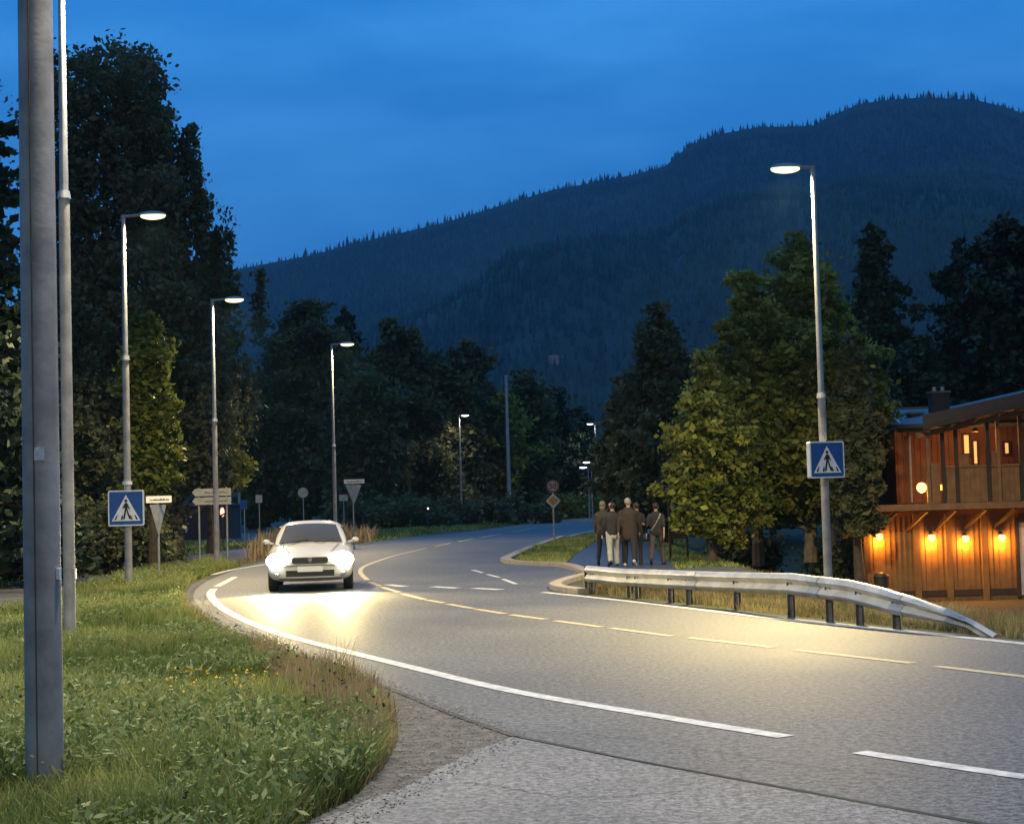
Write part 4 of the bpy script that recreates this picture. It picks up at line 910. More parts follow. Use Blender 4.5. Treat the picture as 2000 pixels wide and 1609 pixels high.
# wall lamps
OL = 105
def wall_lamp(label, px, py, Y, en, big=1.0):
    c = AT(px, py, Y); root = empty('wall_lamp', (c.x, Y, c.z), 0, label, 'wall lamp', 'orange lamps on the chalet')
    mb = MB(); mb.box((0, 0.13, 0.10), (0.07, 0.02, 0.12)); mb.tube([(0, 0.13, 0.12), (0, 0.03, 0.15), (0, 0, 0.11)], 0.010, 6); mb.build('bracket', M['black'], root)
    mb = MB(); mb.tube([(0, 0, 0.105), (0, 0, 0.075)], [0.03, 0.11], 14); mb.build('shade', M['black'], root, smooth=True)
    mb = MB(); mb.ell((0, 0, 0), (0.10 * big, 0.10 * big, 0.10 * big), 16, 10); bu = mb.build('bulb', M['orange'], root, smooth=True)
    l = bpy.data.lights.new('bulb_light', 'POINT'); l.energy = en; l.color = (1.0, 0.34, 0.03); l.shadow_soft_size = 0.09
    lo = bpy.data.objects.new('bulb_light', l); lo.location = (0, -0.02, -0.14); link(lo, root)
wall_lamp('leftmost orange wall lamp on the ochre wall', 1717, 1047, BY - 0.16, OL * 0.8)
wall_lamp('orange wall lamp left of the middle post of the ochre wall', 1820, 1049, BY - 0.16, OL * 1.1)
wall_lamp('orange wall lamp right of the middle post of the ochre wall', 1886, 1051, BY - 0.16, OL * 0.9)
wall_lamp('orange wall lamp nearest the pale door', 1957, 1049, BY - 0.16, OL)
wall_lamp('large round orange lamp upstairs at the left end of the balcony', 1800, 952, BY - 0.45, OL * 0.9, 1.35)
c = AT(1832, 952, BY - 0.4); root = empty('tube_light', (c.x, BY - 0.4, c.z), 0, 'glowing orange tube light beside the round balcony lamp', 'tube light')
mb = MB(); mb.tube([(-0.20, 0, 0), (0.16, 0, 0)], 0.075, 10); mb.build('tube', M['orange_tube'], root, smooth=True)
mb = MB()
for dx in (-0.12, -0.06, 0.17): mb.tube([(dx, 0, 0), (dx + 0.012, 0, 0)], 0.085, 12)
mb.build('ring', M['black'], root)
l = bpy.data.lights.new('porch_light', 'POINT'); l.energy = 75; l.color = (1.0, 0.42, 0.12); l.shadow_soft_size = 0.2
c = AT(1905, 850, BY + 0.3)
root = empty('ceiling_lamp', (c.x, BY + 0.3, c.z + 0.1), 0, 'small dark ceiling lamp under the balcony roof', 'ceiling lamp')
mb = MB(); mb.tube([(0, 0, 0.0), (0, 0, 0.10)], [0.10, 0.05], 12); mb.build('shade', M['black'], root); mb = MB(); mb.tube([(0, 0, 0.10), (0, 0, 0.35)], 0.008, 6); mb.build('cord', M['black'], root)
lo = bpy.data.objects.new('porch_light', l); link(lo, root); lo.location = (0, 0, -0.12)
# bin and planter by the wall
def gpx(px, py, Y): c = AT(px, py, Y); return c
c = AT(1721, 1120, BY - 0.9); z = gz(c.x, BY - 0.9)
root = empty('waste_bin', (c.x, BY - 0.9, z), 0, 'black waste bin against the left part of the ochre wall', 'bin')
mb = MB(); mb.tube([(0, 0, 0), (0, 0, 0.75)], [0.17, 0.2], 12); mb.build('bin_body', M['black'], root, smooth=True); mb = MB(); mb.ell((0, 0, 0.75), (0.21, 0.21, 0.12), 14, 8); mb.build('lid', M['black'], root, smooth=True)
c = AT(1704, 1130, BY - 1.3); z = gz(c.x, BY - 1.3)
root = empty('planter', (c.x, BY - 1.3, z), 0, 'dark red planter with a pale rim beside the black waste bin', 'planter')
mb = MB(); mb.tube([(0, 0, 0), (0, 0, 0.42)], [0.2, 0.3], 14); mb.build('pot', M['planter'], root, smooth=True); mb = MB(); mb.tube([(0, 0, 0.42), (0, 0, 0.47)], [0.31, 0.31], 14); mb.build('rim', M['concrete'], root)

# ------------------------------------------------------------------ left background
Y = 92; s = Y / F; c = AT(350, 1046, Y)
root = empty('kiosk', (c.x, Y, 0), 0, 'low dark plum coloured kiosk with a pale roof edge behind the name plate', 'building')
def KX(px): return AT(px, 1000, Y).x - c.x
def KZ(py): return AT(340, py, Y).z
x0, x1 = KX(262), KX(452); zt = KZ(990)
mb = MB(); mb.box(((x0 + x1) / 2, 1.5, zt / 2), (x1 - x0, 3.0, zt)); mb.build('wall', M['plum'], root)
mb = MB(); mb.box(((KX(300) + KX(352)) / 2, 1.2, zt + 0.22), (KX(352) - KX(300), 3.2, 0.36)); mb.box(((x0 + x1) / 2, 1.5, zt + 0.06), (x1 - x0 + 0.3, 3.3, 0.1)); mb.build('roof', M['fascia_grey'], root)
for px, py, w_, h_ in ((327, 1014, 9, 6), (341, 1008, 11, 7), (361, 1012, 8, 6), (372, 1009, 8, 5), (363, 1036, 5, 9)):
    mb = MB(); mb.box((KX(px), -0.02, KZ(py)), (w_ * s, 0.02, h_ * s), 0, 0, R(25)); mb.build('poster', M['paper'], root)
for px in (335, 364, 380, 392):
    mb = MB(); mb.box((KX(px), -0.6, 0.6), (0.07, 0.07, 1.6)); mb.build('porch_post', M['timber_dark'], root)
c = AT(301, 1035, 80); root = empty('wheeled_bin', (c.x, 80, 0), 0, 'blue wheeled bin beside the thin name sign post', 'bin')
mb = MB(); mb.tube([(0, 0, 0.08), (0, 0, 1.05)], [0.24, 0.31], 4); mb.build('bin_body', M['bluebin'], root); mb = MB(); mb.box((0, 0, 1.09), (0.5, 0.52, 0.07)); mb.build('lid', M['bluebin'], root)
c = AT(434, 1000, 74); root = empty('lantern', (c.x, 74, 0), 0, 'small glowing pink lantern just right of the second lamp pole', 'lantern')
mb = MB(); mb.tube([(0, 0, 0), (0, 0, c.z - 0.2)], 0.03, 8); mb.build('post', M['black'], root); mb = MB(); mb.ell((0, 0, c.z), (0.10, 0.10, 0.22), 12, 8); mb.build('lantern_glass', M['pinklamp'], root, smooth=True)
mb = MB(); mb.tube([(0, 0, c.z + 0.2), (0, 0, c.z + 0.28)], [0.13, 0.02], 10); mb.build('lantern_cap', M['black'], root)
# boulders at the far left beside the path
for (px, py, r_, lb) in ((18, 1112, 0.42, 'greyish boulder by the cycle path at the left picture edge'), (178, 1096, 0.32, 'small dark boulder by the cycle path between second pole and crossing sign')):
    c = G(px, py + 10); mb = MB(); mb.ell((0, 0, 0), (r_ * 1.3, r_, r_ * 0.8), 14, 9); o = mb.build('boulder', M['concrete'], None, smooth=True)
    for v in o.data.vertices: v.co *= 1 + random.uniform(-0.12, 0.12)
    o.location = (*c, 0.15); tag(o, lb, 'boulder')
# far house bits
c = AT(1150, 962, 210); root = empty('far_house', (c.x, 210, 0), R(-20), 'far dark house with a pale slanting roof edge beyond the bend', 'building')
hz = c.z; mb = MB(); mb.box((0, 3, hz / 2 - 0.8), (5, 6, hz - 1.0 if hz > 2 else 2)); mb.build('wall', M['plum'], root)
mb = MB(); mb.prism([(-3.0, -1.7), (0.6, 0.7), (0.6, 0.95), (-3.0, -1.45)], (0, 0, hz), (1, 0, 0), (0, 0, 1), -0.2); mb.prism([(0.6, 0.7), (4.2, -1.7), (4.2, -1.45), (0.6, 0.95)], (0, 0, hz), (1, 0, 0), (0, 0, 1), -0.2); mb.build('verge_board', M['fascia'], root)
mb = MB(); mb.prism([(-3.0, -1.75), (4.2, -1.75), (0.6, 0.65)], (0, 6, hz), (1, 0, 0), (0, 0, 1), 6.0); mb.build('roof', M['roof'], root)
c = AT(1092, 956, 230); root = empty('far_shed', (c.x, 230, 0), R(15), 'far small shed with pale end wall right of the speed limit sign', 'building')
mb = MB(); mb.box((0, 0, c.z / 2), (1.9, 3, c.z + 0.6)); mb.build('wall', M['fascia_grey'], root); mb = MB(); mb.prism([(-1.2, 0), (1.2, 0), (0, 0.7)], (0, 1.6, c.z + 0.3), (1, 0, 0), (0, 0, 1), 3.2); mb.build('roof', M['roof'], root)
# cabin on the mountain slope, porch lights in the woods
def slope_pt(px, py):
    d = ray(px, py); az = math.atan2(d.x, d.y); k = d.z / math.hypot(d.x, d.y)
    for r_ in range(560, 3000, 10):
        if float(hill_h(np.array(az), np.array(float(r_)))) > H + k * r_ - 0.0: return az, float(r_)
    return az, 1500.0
az, r_ = slope_pt(1085, 716); x, y = r_ * math.sin(az), r_ * math.cos(az); z = H + (ray(1085, 716).z / math.hypot(ray(1085, 716).x, ray(1085, 716).y)) * r_
root = empty('mountain_cabin', (x, y, z + 6), R(-25), 'tiny pale cabin roof in the middle of the mountain slope', 'building')
s = r_ / F
mb = MB(); mb.box((0, 0, -2), (22 * s, 8, 6)); mb.build('wall', M['concrete'], root); mb = MB(); mb.prism([(-13 * s, 1), (13 * s, 1), (8 * s, 1 + 5 * s), (-8 * s, 1 + 5 * s)], (0, -4.2, 0), (1, 0, 0), (0, 0, 1), -8.4); mb.build('roof', M['concrete'], root)
def porch_light(label, px, py, Y, r_):
    c = AT(px, py, Y); root = empty('porch_lamp', (c.x, Y, 0), 0, label, 'lamp', 'lights among the trees')
    mb = MB(); mb.tube([(0, 0, 0), (0, 0, c.z)], 0.03, 6); mb.build('post', M['black'], root); mb = MB(); mb.ell((0, 0, c.z), (r_, r_, r_ * 1.2), 10, 8); mb.build('globe', M['bowl_w'], root, smooth=True)
porch_light('pinprick of light low in the hedge left of the fourth lamp', 836, 993, 104, 0.05)
porch_light('pinprick of light shining through the big maple crown', 1493, 764, 58, 0.07)
# notice board behind the last walker
Y = 45.5; c = AT(1326, 1080, Y); root = empty('notice_board', (c.x, Y, 0), R(8), 'dark framed notice board with small pale papers behind the last walker', 'notice board')
s = Y / F
for dx in (-17, 17): mb = MB(); mb.box((dx * s, 0, 0.75), (0.06, 0.06, 1.7)); mb.build('post', M['timber_dark'], root)
mb = MB(); mb.box((0, 0, 1.05), (30 * s, 0.05, 0.95)); pn = mb.build('board', M['timber_dark'], root)
for dx, dz in ((-9, 1.18), (2, 1.2), (-3, 1.02)): mb = MB(); mb.box((dx * s, -0.03, dz), (0.07, 0.004, 0.09)); mb.build('paper', M['paper'], pn)

# ------------------------------------------------------------------ car
CY = 3200 * 1.8 / (1152 - 985); cc = G(596, 1152)
car = empty('hatchback_car', (cc[0], cc[1] + 1.25, 0.004), R(6), 'white hatchback driving toward the camera with both headlights on', 'car')
W = 0.925
def ring(y, w_, zb_, zt_, wt, crown=0.02):
    half = [(0.0, zb_), (w_ * 0.80, zb_), (w_ * 0.96, zb_ + 0.10), (w_, (zb_ + zt_) * 0.5), (w_ * 0.985, zt_ - 0.16), (wt, zt_ - 0.015), (wt * 0.5, zt_ + crown * 0.8), (0.0, zt_ + crown)]
    return [(x, y, z) for x, z in half] + [(-x, y, z) for x, z in reversed(half[1:-1])]
def loft(rings_, name, m, parent, sub=2):
    n = len(rings_[0]); vs = [v for r_ in rings_ for v in r_]
    fs = [(i * n + j, (i + 1) * n + j, (i + 1) * n + (j + 1) % n, i * n + (j + 1) % n) for i in range(len(rings_) - 1) for j in range(n)]
    fs += [tuple(range(n)), tuple((len(rings_) - 1) * n + j for j in reversed(range(n)))]
    mb = MB(); mb.add(vs, fs); o = mb.build(name, m, parent, smooth=True)
    bm = bmesh.new(); bm.from_mesh(o.data); bmesh.ops.recalc_face_normals(bm, faces=bm.faces); bm.to_mesh(o.data); bm.free()
    mod = o.modifiers.new('s', 'SUBSURF'); mod.levels = sub; mod.render_levels = sub
    return o
def bake(o):
    dg = bpy.context.evaluated_depsgraph_get(); me = bpy.data.meshes.new_from_object(o.evaluated_get(dg)); o.modifiers.clear(); o.data = me
    me.polygons.foreach_set('use_smooth', [True] * len(me.polygons)); me.set_sharp_from_angle(angle=R(35)); return o
st = [(-2.10, 0.60, 0.30, 0.62, 0.50), (-2.06, 0.76, 0.24, 0.70, 0.60), (-1.93, 0.86, 0.21, 0.77, 0.70), (-1.65, W * 0.98, 0.20, 0.84, 0.76), (-1.1, W, 0.20, 0.93, 0.76), (-0.75, W, 0.20, 0.98, 0.78), (0.2, W, 0.20, 1.0, 0.80), (1.4, W, 0.20, 1.02, 0.80), (1.95, W * 0.95, 0.24, 1.02, 0.74), (2.12, W * 0.82, 0.32, 0.92, 0.66)]
body = loft([ring(*s_) for s_ in st], 'body', M['carpaint'], car)
cut = MB()
for y in (-1.30, 1.35):
    for sd in (-1, 1): cut.tube([(sd * 0.62, y, 0.32), (sd * 1.1, y, 0.32)], 0.36, 28)
# lower air intake cut
cut.box((0, -2.1, 0.38), (1.0, 0.24, 0.13))
cuto = cut.build('cutter', M['black'], car)
bm = bmesh.new(); bm.from_mesh(cuto.data); bmesh.ops.recalc_face_normals(bm, faces=bm.faces); bm.to_mesh(cuto.data); bm.free()
bo = body.modifiers.new('b', 'BOOLEAN'); bo.object = cuto; bo.operation = 'DIFFERENCE'; bo.solver = 'EXACT'
bpy.context.view_layer.update(); bake(body); bpy.data.objects.remove(cuto, do_unlink=True)
def cring(y, zb_, wb, zt_, wt): 
    half = [(0, zb_), (wb, zb_), (wb * 0.985, zb_ + (zt_ - zb_) * 0.3), ((wb + wt) / 2 + 0.03, zb_ + (zt_ - zb_) * 0.62), (wt, zt_ - 0.05), (wt * 0.7, zt_), (0, zt_ + 0.015)]
    return [(x, y, z) for x, z in half] + [(-x, y, z) for x, z in reversed(half[1:-1])]
cab = loft([cring(-0.98, 0.90, 0.76, 0.97, 0.70), cring(-0.80, 0.90, 0.77, 1.06, 0.70), cring(-0.35, 0.92, 0.78, 1.31, 0.63), cring(-0.10, 0.92, 0.78, 1.40, 0.60), cring(0.5, 0.92, 0.78, 1.445, 0.61), cring(1.3, 0.92, 0.77, 1.42, 0.59), cring(1.75, 0.92, 0.75, 1.30, 0.56), cring(2.02, 0.92, 0.70, 1.05, 0.58)], 'roof', M['carpaint'], car)
bake(cab)
def patch(corners, bulge, name, m, parent, nx=8, ny=5, th=0.006):
    """curved quad patch between four corners (bl, br, tr, tl), bulging along its normal"""
    bl, br, tr_, tl = [Vector(c_) for c_ in corners]; nrm = (br - bl).cross(tl - bl).normalized(); vs = []
    for lay in (0, 1):
        for j in range(ny + 1):
            for i in range(nx + 1):
                u, v = i / nx, j / ny; p = bl.lerp(br, u).lerp(tl.lerp(tr_, u), v) + nrm * bulge * (1 - (2 * u - 1) ** 2) * (0.6 + 0.4 * (1 - (2 * v - 1) ** 2)) + nrm * th * lay; vs.append(p)
    w_ = nx + 1; K = w_ * (ny + 1); fs = []
    for j in range(ny):
        for i in range(nx): a_ = j * w_ + i; fs += [(a_, a_ + w_, a_ + w_ + 1, a_ + 1), (K + a_, K + a_ + 1, K + a_ + w_ + 1, K + a_ + w_)]
    edge = [j for j in range(w_)] + [j * w_ + nx for j in range(1, ny + 1)] + [ny * w_ + i for i in reversed(range(nx))] + [j * w_ for j in reversed(range(1, ny))]
    for k in range(len(edge)): a_, b_ = edge[k], edge[(k + 1) % len(edge)]; fs.append((a_, b_, K + b_, K + a_))
    mb = MB(); mb.add(vs, fs); return mb.build(name, m, parent, smooth=True)
ws = patch([(-0.67, -0.92, 0.985), (0.67, -0.92, 0.985), (0.54, -0.26, 1.345), (-0.54, -0.26, 1.345)], 0.075, 'windscreen', M['glass'], car)
mb = MB()
for x0 in (-0.5, 0.08): mb.beam((x0, -1.03, 0.995), (x0 + 0.45, -0.92, 1.055), 0.018)
mb.build('wiper', M['black'], car)
for sd in (-1, 1):
    cs = [(sd * 0.785, -0.55, 1.0), (sd * 0.785, 0.42, 1.0), (sd * 0.655, 0.38, 1.33), (sd * 0.675, -0.12, 1.30)]
    patch(cs if sd > 0 else [cs[1], cs[0], cs[3], cs[2]], 0.02, 'side_window', M['glass'], car)
    cs = [(sd * 0.785, 0.50, 1.0), (sd * 0.765, 1.45, 1.0), (sd * 0.64, 1.25, 1.31), (sd * 0.655, 0.48, 1.33)]
    patch(cs if sd > 0 else [cs[1], cs[0], cs[3], cs[2]], 0.02, 'side_window', M['glass'], car)
    mb = MB(); mb.ell((sd * 0.955, -0.62, 1.02), (0.075, 0.055, 0.055), 14, 8); mb.tube([(sd * 0.80, -0.60, 0.97), (sd * 0.93, -0.61, 1.0)], 0.025, 8); mr_ = mb.build('wing_mirror', M['carpaint'], car, smooth=True)
    # headlight: one glowing ellipsoid, enlarged to imitate the bloom around the lamp
    hl = MB(); hl.ell((sd * 0.66, -1.985, 0.645), (0.24, 0.17, 0.17), 20, 12); h_ = hl.build('headlight', M['head_em'], car, smooth=True)
    l = bpy.data.lights.new('beam', 'SPOT'); l.energy = 1500; l.color = (1.0, 0.74, 0.27); l.spot_size = R(120); l.spot_blend = 0.9; l.shadow_soft_size = 0.06
    lo = bpy.data.objects.new('beam', l); lo.location = (sd * 0.66, -2.24, 0.66); lo.rotation_euler = (R(90 - 4), 0, R(180)); link(lo, car)
    mb = MB(); mb.ell((sd * 0.66, -2.035, 0.36), (0.085, 0.05, 0.05), 12, 8); mb.build('fog_light', M['chrome'], car, smooth=True)
    for y in (-1.30, 1.35):
        mb = MB(); n_ = 28; cx = sd * 0.78
        prof_ = [(-0.10, 0.21), (-0.105, 0.29), (-0.08, 0.318), (0.08, 0.318), (0.105, 0.29), (0.10, 0.21)]
        vs = [(cx + a_, y + r2 * math.cos(2 * math.pi * k / n_), 0.318 + r2 * math.sin(2 * math.pi * k / n_)) for a_, r2 in prof_ for k in range(n_)]
        fs = [(i * n_ + k, i * n_ + (k + 1) % n_, (i + 1) * n_ + (k + 1) % n_, (i + 1) * n_ + k) for i in range(5) for k in range(n_)]
        mb.add(vs, fs); wh = mb.build('wheel', M['tyre'], car, smooth=True)
        mb = MB(); mb.tube([(cx + sd * 0.03, y, 0.318), (cx + sd * 0.06, y, 0.318)], [0.075, 0.06], 12)
        for k in range(5):
            a_ = 2 * math.pi * k / 5; mb.beam((cx + sd * 0.045, y, 0.318), (cx + sd * 0.06, y + 0.20 * math.cos(a_), 0.318 + 0.20 * math.sin(a_)), 0.05, 0.03)
        mb.tube([(cx + sd * 0.05, y, 0.318), (cx + sd * 0.075, y, 0.318)], [0.212, 0.212], 24, cap=False); mb.build('rim', M['rim'], wh)
mb = MB(); mb.prism(rrect(0.74, 0.13, 0.05), (0, -2.075, 0.645), (1, 0, 0), (0, 0, 1), 0.03)
gr_ = mb.build('grille', M['black'], car)
mb = MB(); mb.box((0, -2.115, 0.645), (0.012, 0.01, 0.12)); mb.prism(circle(0, 0, 0.045, 18), (0, -2.107, 0.665), (1, 0, 0), (0, 0, 1), 0.012); mb.build('badge', M['chrome'], gr_)
mb = MB(); mb.prism(rrect(0.52, 0.11, 0.015), (0, -2.095, 0.47), (1, 0, 0), (0, 0, 1), 0.02); mb.build('number_plate', M['plate'], car)
mb = MB(); mb.box((0, -2.02, 0.38), (0.98, 0.06, 0.12)); mb.build('air_intake', M['black'], car)
mb = MB(); mb.prism(rrect(1.36, 0.012, 0.004), (0, -2.088, 0.545), (1, 0, 0), (0, 0, 1), 0.02); mb.build('bumper_seam', M['black'], car)
for sd in (-1, 1): mb = MB(); mb.beam((sd * 0.42, -2.0, 0.80), (sd * 0.60, -1.05, 0.955), 0.012, 0.008); mb.build('bonnet_seam', M['black'], car)
mb = MB(); mb.prism(rrect(1.3, 0.05, 0.02), (0, -2.06, 0.26), (1, 0, 0), (0, 0, 1), 0.03); mb.build('front_lip', M['black'], car)

# ------------------------------------------------------------------ people
def chain(mb, pts, rad, n=10):
    pts = [Vector(p) for p in pts]
    for i in range(len(pts) - 1):
        a, b_ = pts[i], pts[i + 1]; k = max(2, int((b_ - a).length / 0.03))
        mb.tube([a.lerp(b_, t / k) for t in range(k + 1)], [rad[i] + (rad[i + 1] - rad[i]) * t / k for t in range(k + 1)], n)
    for p, r_ in zip(pts, rad): mb.ell(p, (r_, r_, r_), 10, 8)
def remesh(o, vox, smooth=6):
    m = o.modifiers.new('r', 'REMESH'); m.mode = 'VOXEL'; m.voxel_size = vox; m.use_smooth_shade = True
    m = o.modifiers.new('s', 'SMOOTH'); m.factor = 0.5; m.iterations = smooth
    bpy.context.view_layer.update(); dg = bpy.context.evaluated_depsgraph_get(); me = bpy.data.meshes.new_from_object(o.evaluated_get(dg)); o.modifiers.clear(); o.data = me
    me.polygons.foreach_set('use_smooth', [True] * len(me.polygons)); return o
def hand(mb, w_, d, side):
    """palm, four unequal bent fingers and a thumb off the side of the palm; d = forearm direction"""
    d = Vector(d).normalized(); x = Vector((1, 0, 0)); f = d.cross(x).normalized(); pr_ = x * side
    c = Vector(w_) + d * 0.045; sp = f
    for t in (-1, 0, 1): chain(mb, [Vector(w_) + sp * t * 0.012, c + d * 0.04 + sp * t * 0.026], [0.022, 0.016], 8)
    for k, ln in enumerate((0.066, 0.076, 0.070, 0.055)):
        b0 = c + d * 0.045 + sp * (0.030 - 0.020 * k); b1 = b0 + d * ln * 0.5 - pr_ * 0.006; b2 = b1 + d * ln * 0.38 - pr_ * 0.022
        chain(mb, [b0, b1, b2], [0.0095, 0.0088, 0.0075], 7)
    t0 = c - d * 0.01 + sp * 0.026; chain(mb, [t0, t0 + sp * 0.024 + d * 0.026 - pr_ * 0.01, t0 + sp * 0.026 + d * 0.055 - pr_ * 0.02], [0.012, 0.010, 0.008], 7)
def person(label, px, Y, hgt, heading, jac, trou, hairm, stride=0.16, arms=None, build=1.0, long_coat=False, shoe='shoe_dark', cap=None, scarf=None, headturn=0.0, short_sleeve=False):
    """walking figure; local +Y is the way it faces"""
    c = AT(px, 1100, Y); root = empty('person', (c.x, Y, 0.01), heading, label, 'person', 'people walking away on the footpath')
    k = hgt / 1.75; V = lambda x, y, z: Vector((x * k, y * k, z * k))
    Sw = 0.165 * build; hipw = 0.10 * build
    J = {}
    for sd in (-1, 1):
        s_ = stride * sd
        J['hip', sd] = V(sd * hipw, 0, 0.92); J['knee', sd] = V(sd * (hipw + 0.015), s_ * 0.6 + 0.04, 0.50)
        lift = 0.09 if sd * stride < 0 else 0.0
        J['ank', sd] = V(sd * (hipw + 0.035), s_, 0.085 + lift); J['toe', sd] = V(sd * (hipw + 0.055), s_ + 0.15, 0.035 + (0 if lift else 0.01)); J['heel', sd] = V(sd * (hipw + 0.03), s_ - 0.045, 0.045 + lift * 1.2)
        J['sho', sd] = V(sd * Sw, 0, 1.385)
        pose = (arms or {}).get(sd)
        if pose: J['elb', sd], J['wri', sd] = V(*pose[0]), V(*pose[1])
        else: J['elb', sd] = V(sd * (Sw + 0.06), -s_ * 0.45, 1.13); J['wri', sd] = V(sd * (Sw + 0.07), -s_ * 0.9 + 0.05, 0.88)
    b = build
    mb = MB()
    chain(mb, [V(0, 0, 0.93), V(0, -0.01, 1.12), V(0, 0, 1.32), V(0, 0.0, 1.42)], [0.105 * k * b, 0.09 * k * b, 0.095 * k * b, 0.055 * k * b], 14)
    chain(mb, [V(0, 0, 1.42), V(0, 0.015, 1.56)], [0.062 * k, 0.052 * k])
    ht = Matrix.Rotation(headturn, 3, 'Z'); hc = V(0, 0.02, 1.64)
    def Hd(x, y, z): return hc + ht @ V(x, y, z)
    mb.ell(Hd(0, 0, 0.01), (0.076 * k, 0.094 * k, 0.108 * k), 16, 12, headturn); mb.ell(Hd(0, 0.03, -0.06), (0.052 * k, 0.06 * k, 0.052 * k), 12, 8, headturn)
    mb.ell(Hd(0, 0.098, -0.012), (0.012 * k, 0.02 * k, 0.022 * k), 8, 6, headturn); mb.ell(Hd(0, 0.088, -0.052), (0.024 * k, 0.01 * k, 0.009 * k), 8, 6, headturn)
    for sd in (-1, 1): mb.ell(Hd(sd * 0.077, -0.005, -0.005), (0.012 * k, 0.02 * k, 0.032 * k), 8, 6, headturn)
    for sd in (-1, 1):
        chain(mb, [V(sd * 0.05, 0, 1.40), J['sho', sd], J['elb', sd], J['wri', sd]], [0.06 * k, 0.052 * k, 0.038 * k, 0.026 * k])
        hand(mb, J['wri', sd], J['wri', sd] - J['elb', sd], sd)
        chain(mb, [J['hip', sd], J['knee', sd], J['ank', sd]], [0.080 * k * b, 0.055 * k, 0.038 * k]); chain(mb, [J['ank', sd], J['toe', sd]], [0.036 * k, 0.03 * k])
    body_ = remesh(mb.build('body', M['skin'], root), 0.011, 3)
    # eyes
    for sd in (-1, 1): mb = MB(); mb.ell(Hd(sd * 0.032, 0.083, 0.012), (0.012 * k, 0.008 * k, 0.009 * k), 8, 6); mb.build('eye', M['sign_black'], root)
    # jacket
    mb = MB(); zl = 0.78 if long_coat else 0.92
    for dx in (-0.055, 0, 0.055): chain(mb, [V(dx * b, -0.005, zl), V(dx * b, -0.01, 1.12), V(dx * 1.25 * b, -0.005, 1.34), V(dx * b, 0, 1.43)], [0.128 * k * b, 0.122 * k * b, 0.128 * k * b, 0.075 * k * b], 14)
    for sd in (-1, 1):
        e, w_ = J['elb', sd], J['wri', sd]; end = e.lerp(w_, 0.15 if short_sleeve else 0.88)
        chain(mb, [V(sd * 0.06, 0, 1.41), J['sho', sd], e, end], [0.080 * k, 0.072 * k, 0.060 * k, 0.050 * k])
    mb.tube([V(0, 0.0, 1.42), V(0, 0.01, 1.52)], [0.085 * k, 0.074 * k], 14)
    remesh(mb.build('jacket', M[jac], root), 0.016, 5)
    # trousers
    mb = MB()
    for dx in (-0.045, 0.045): chain(mb, [V(dx * b, 0, 1.0), V(dx * b, 0, 0.90)], [0.11 * k * b, 0.112 * k * b], 14)
    for sd in (-1, 1): chain(mb, [J['hip', sd], J['knee', sd], J['ank', sd] + V(0, 0, 0.01)], [0.100 * k * b, 0.074 * k * b, 0.064 * k * b])
    remesh(mb.build('trousers', M[trou], root), 0.016, 4)
    for sd in (-1, 1):
        mb = MB(); chain(mb, [J['heel', sd], J['toe', sd]], [0.045 * k, 0.038 * k]); chain(mb, [J['ank', sd], J['heel', sd]], [0.047 * k, 0.045 * k])
        remesh(mb.build('shoe', M[shoe], root), 0.014, 2)
    # hair: cap of hair over the back of the head
    mb = MB(); mb.ell(Hd(0, -0.022, 0.032), (0.086 * k, 0.094 * k, 0.100 * k), 16, 12, headturn)
    if hairm == 'hair_fair': mb.ell(Hd(0, -0.05, -0.06), (0.075 * k, 0.05 * k, 0.09 * k), 14, 10, headturn)
    mb.build('hair', M[hairm], root, smooth=True)
    if cap: mb = MB(); mb.ell(Hd(0, -0.004, 0.045), (0.094 * k, 0.104 * k, 0.085 * k), 16, 12, headturn); mb.tube([Hd(0, 0.06, 0.05), Hd(0, 0.16, 0.04)], [0.06 * k, 0.03 * k], 10); mb.build('cap', M[cap], root, smooth=True)
    if scarf == 'shirt':
        mb = MB(); 
        for dx in (-0.05, 0.05): chain(mb, [V(dx * b, -0.004, 0.93), V(dx * b, -0.004, 0.86)], [0.121 * k * b, 0.118 * k * b], 14)
        remesh(mb.build('shirt_hem', M['shirt'], root), 0.016, 3)
    if scarf == 'strap':
        mb = MB(); P = [V(0.14, -0.075, 1.44), V(0.10, -0.145, 1.32), V(0.0, -0.155, 1.14), V(-0.12, -0.135, 0.98)]
        for i in range(3): mb.beam(P[i], P[i + 1], 0.042 * k, 0.014)
        mb.build('bag_strap', M['strap'], root)
    return root
PY = 42.0
person('leftmost walker in an olive-brown jacket and dark trousers', 1180, PY + 0.5, 1.66, R(-14), 'jacket_olive', 'trousers_dark', 'hair_fair', 0.14, build=0.95)
person('walker in a black jacket and pale trousers with a pink cap', 1199, PY - 0.3, 1.62, R(12), 'jacket_black', 'trousers_pale', 'hair', 0.17, build=1.08, cap='cap', scarf='shirt')
person('tallest walker in a long brown coat and dark trousers', 1230, PY - 0.4, 1.72, R(-10), 'jacket_brown', 'trousers_dark', 'hair_grey', -0.22, build=1.12, long_coat=True, shoe='shoe', headturn=R(-20))
person('walker in navy-black jacket just right of the tallest one, half hidden', 1247, PY + 0.3, 1.60, R(16), 'jacket_black', 'trousers_dark', 'hair', 0.14, build=0.95)
person('rightmost walker with a pale diagonal bag strap and one arm held out', 1284, PY + 0.0, 1.58, R(-16), 'jacket_black', 'trousers_brown', 'hair', 0.20, build=1.05, scarf='strap', arms={-1: ((-0.27, 0.02, 1.12), (-0.44, 0.16, 1.17))}, short_sleeve=True)

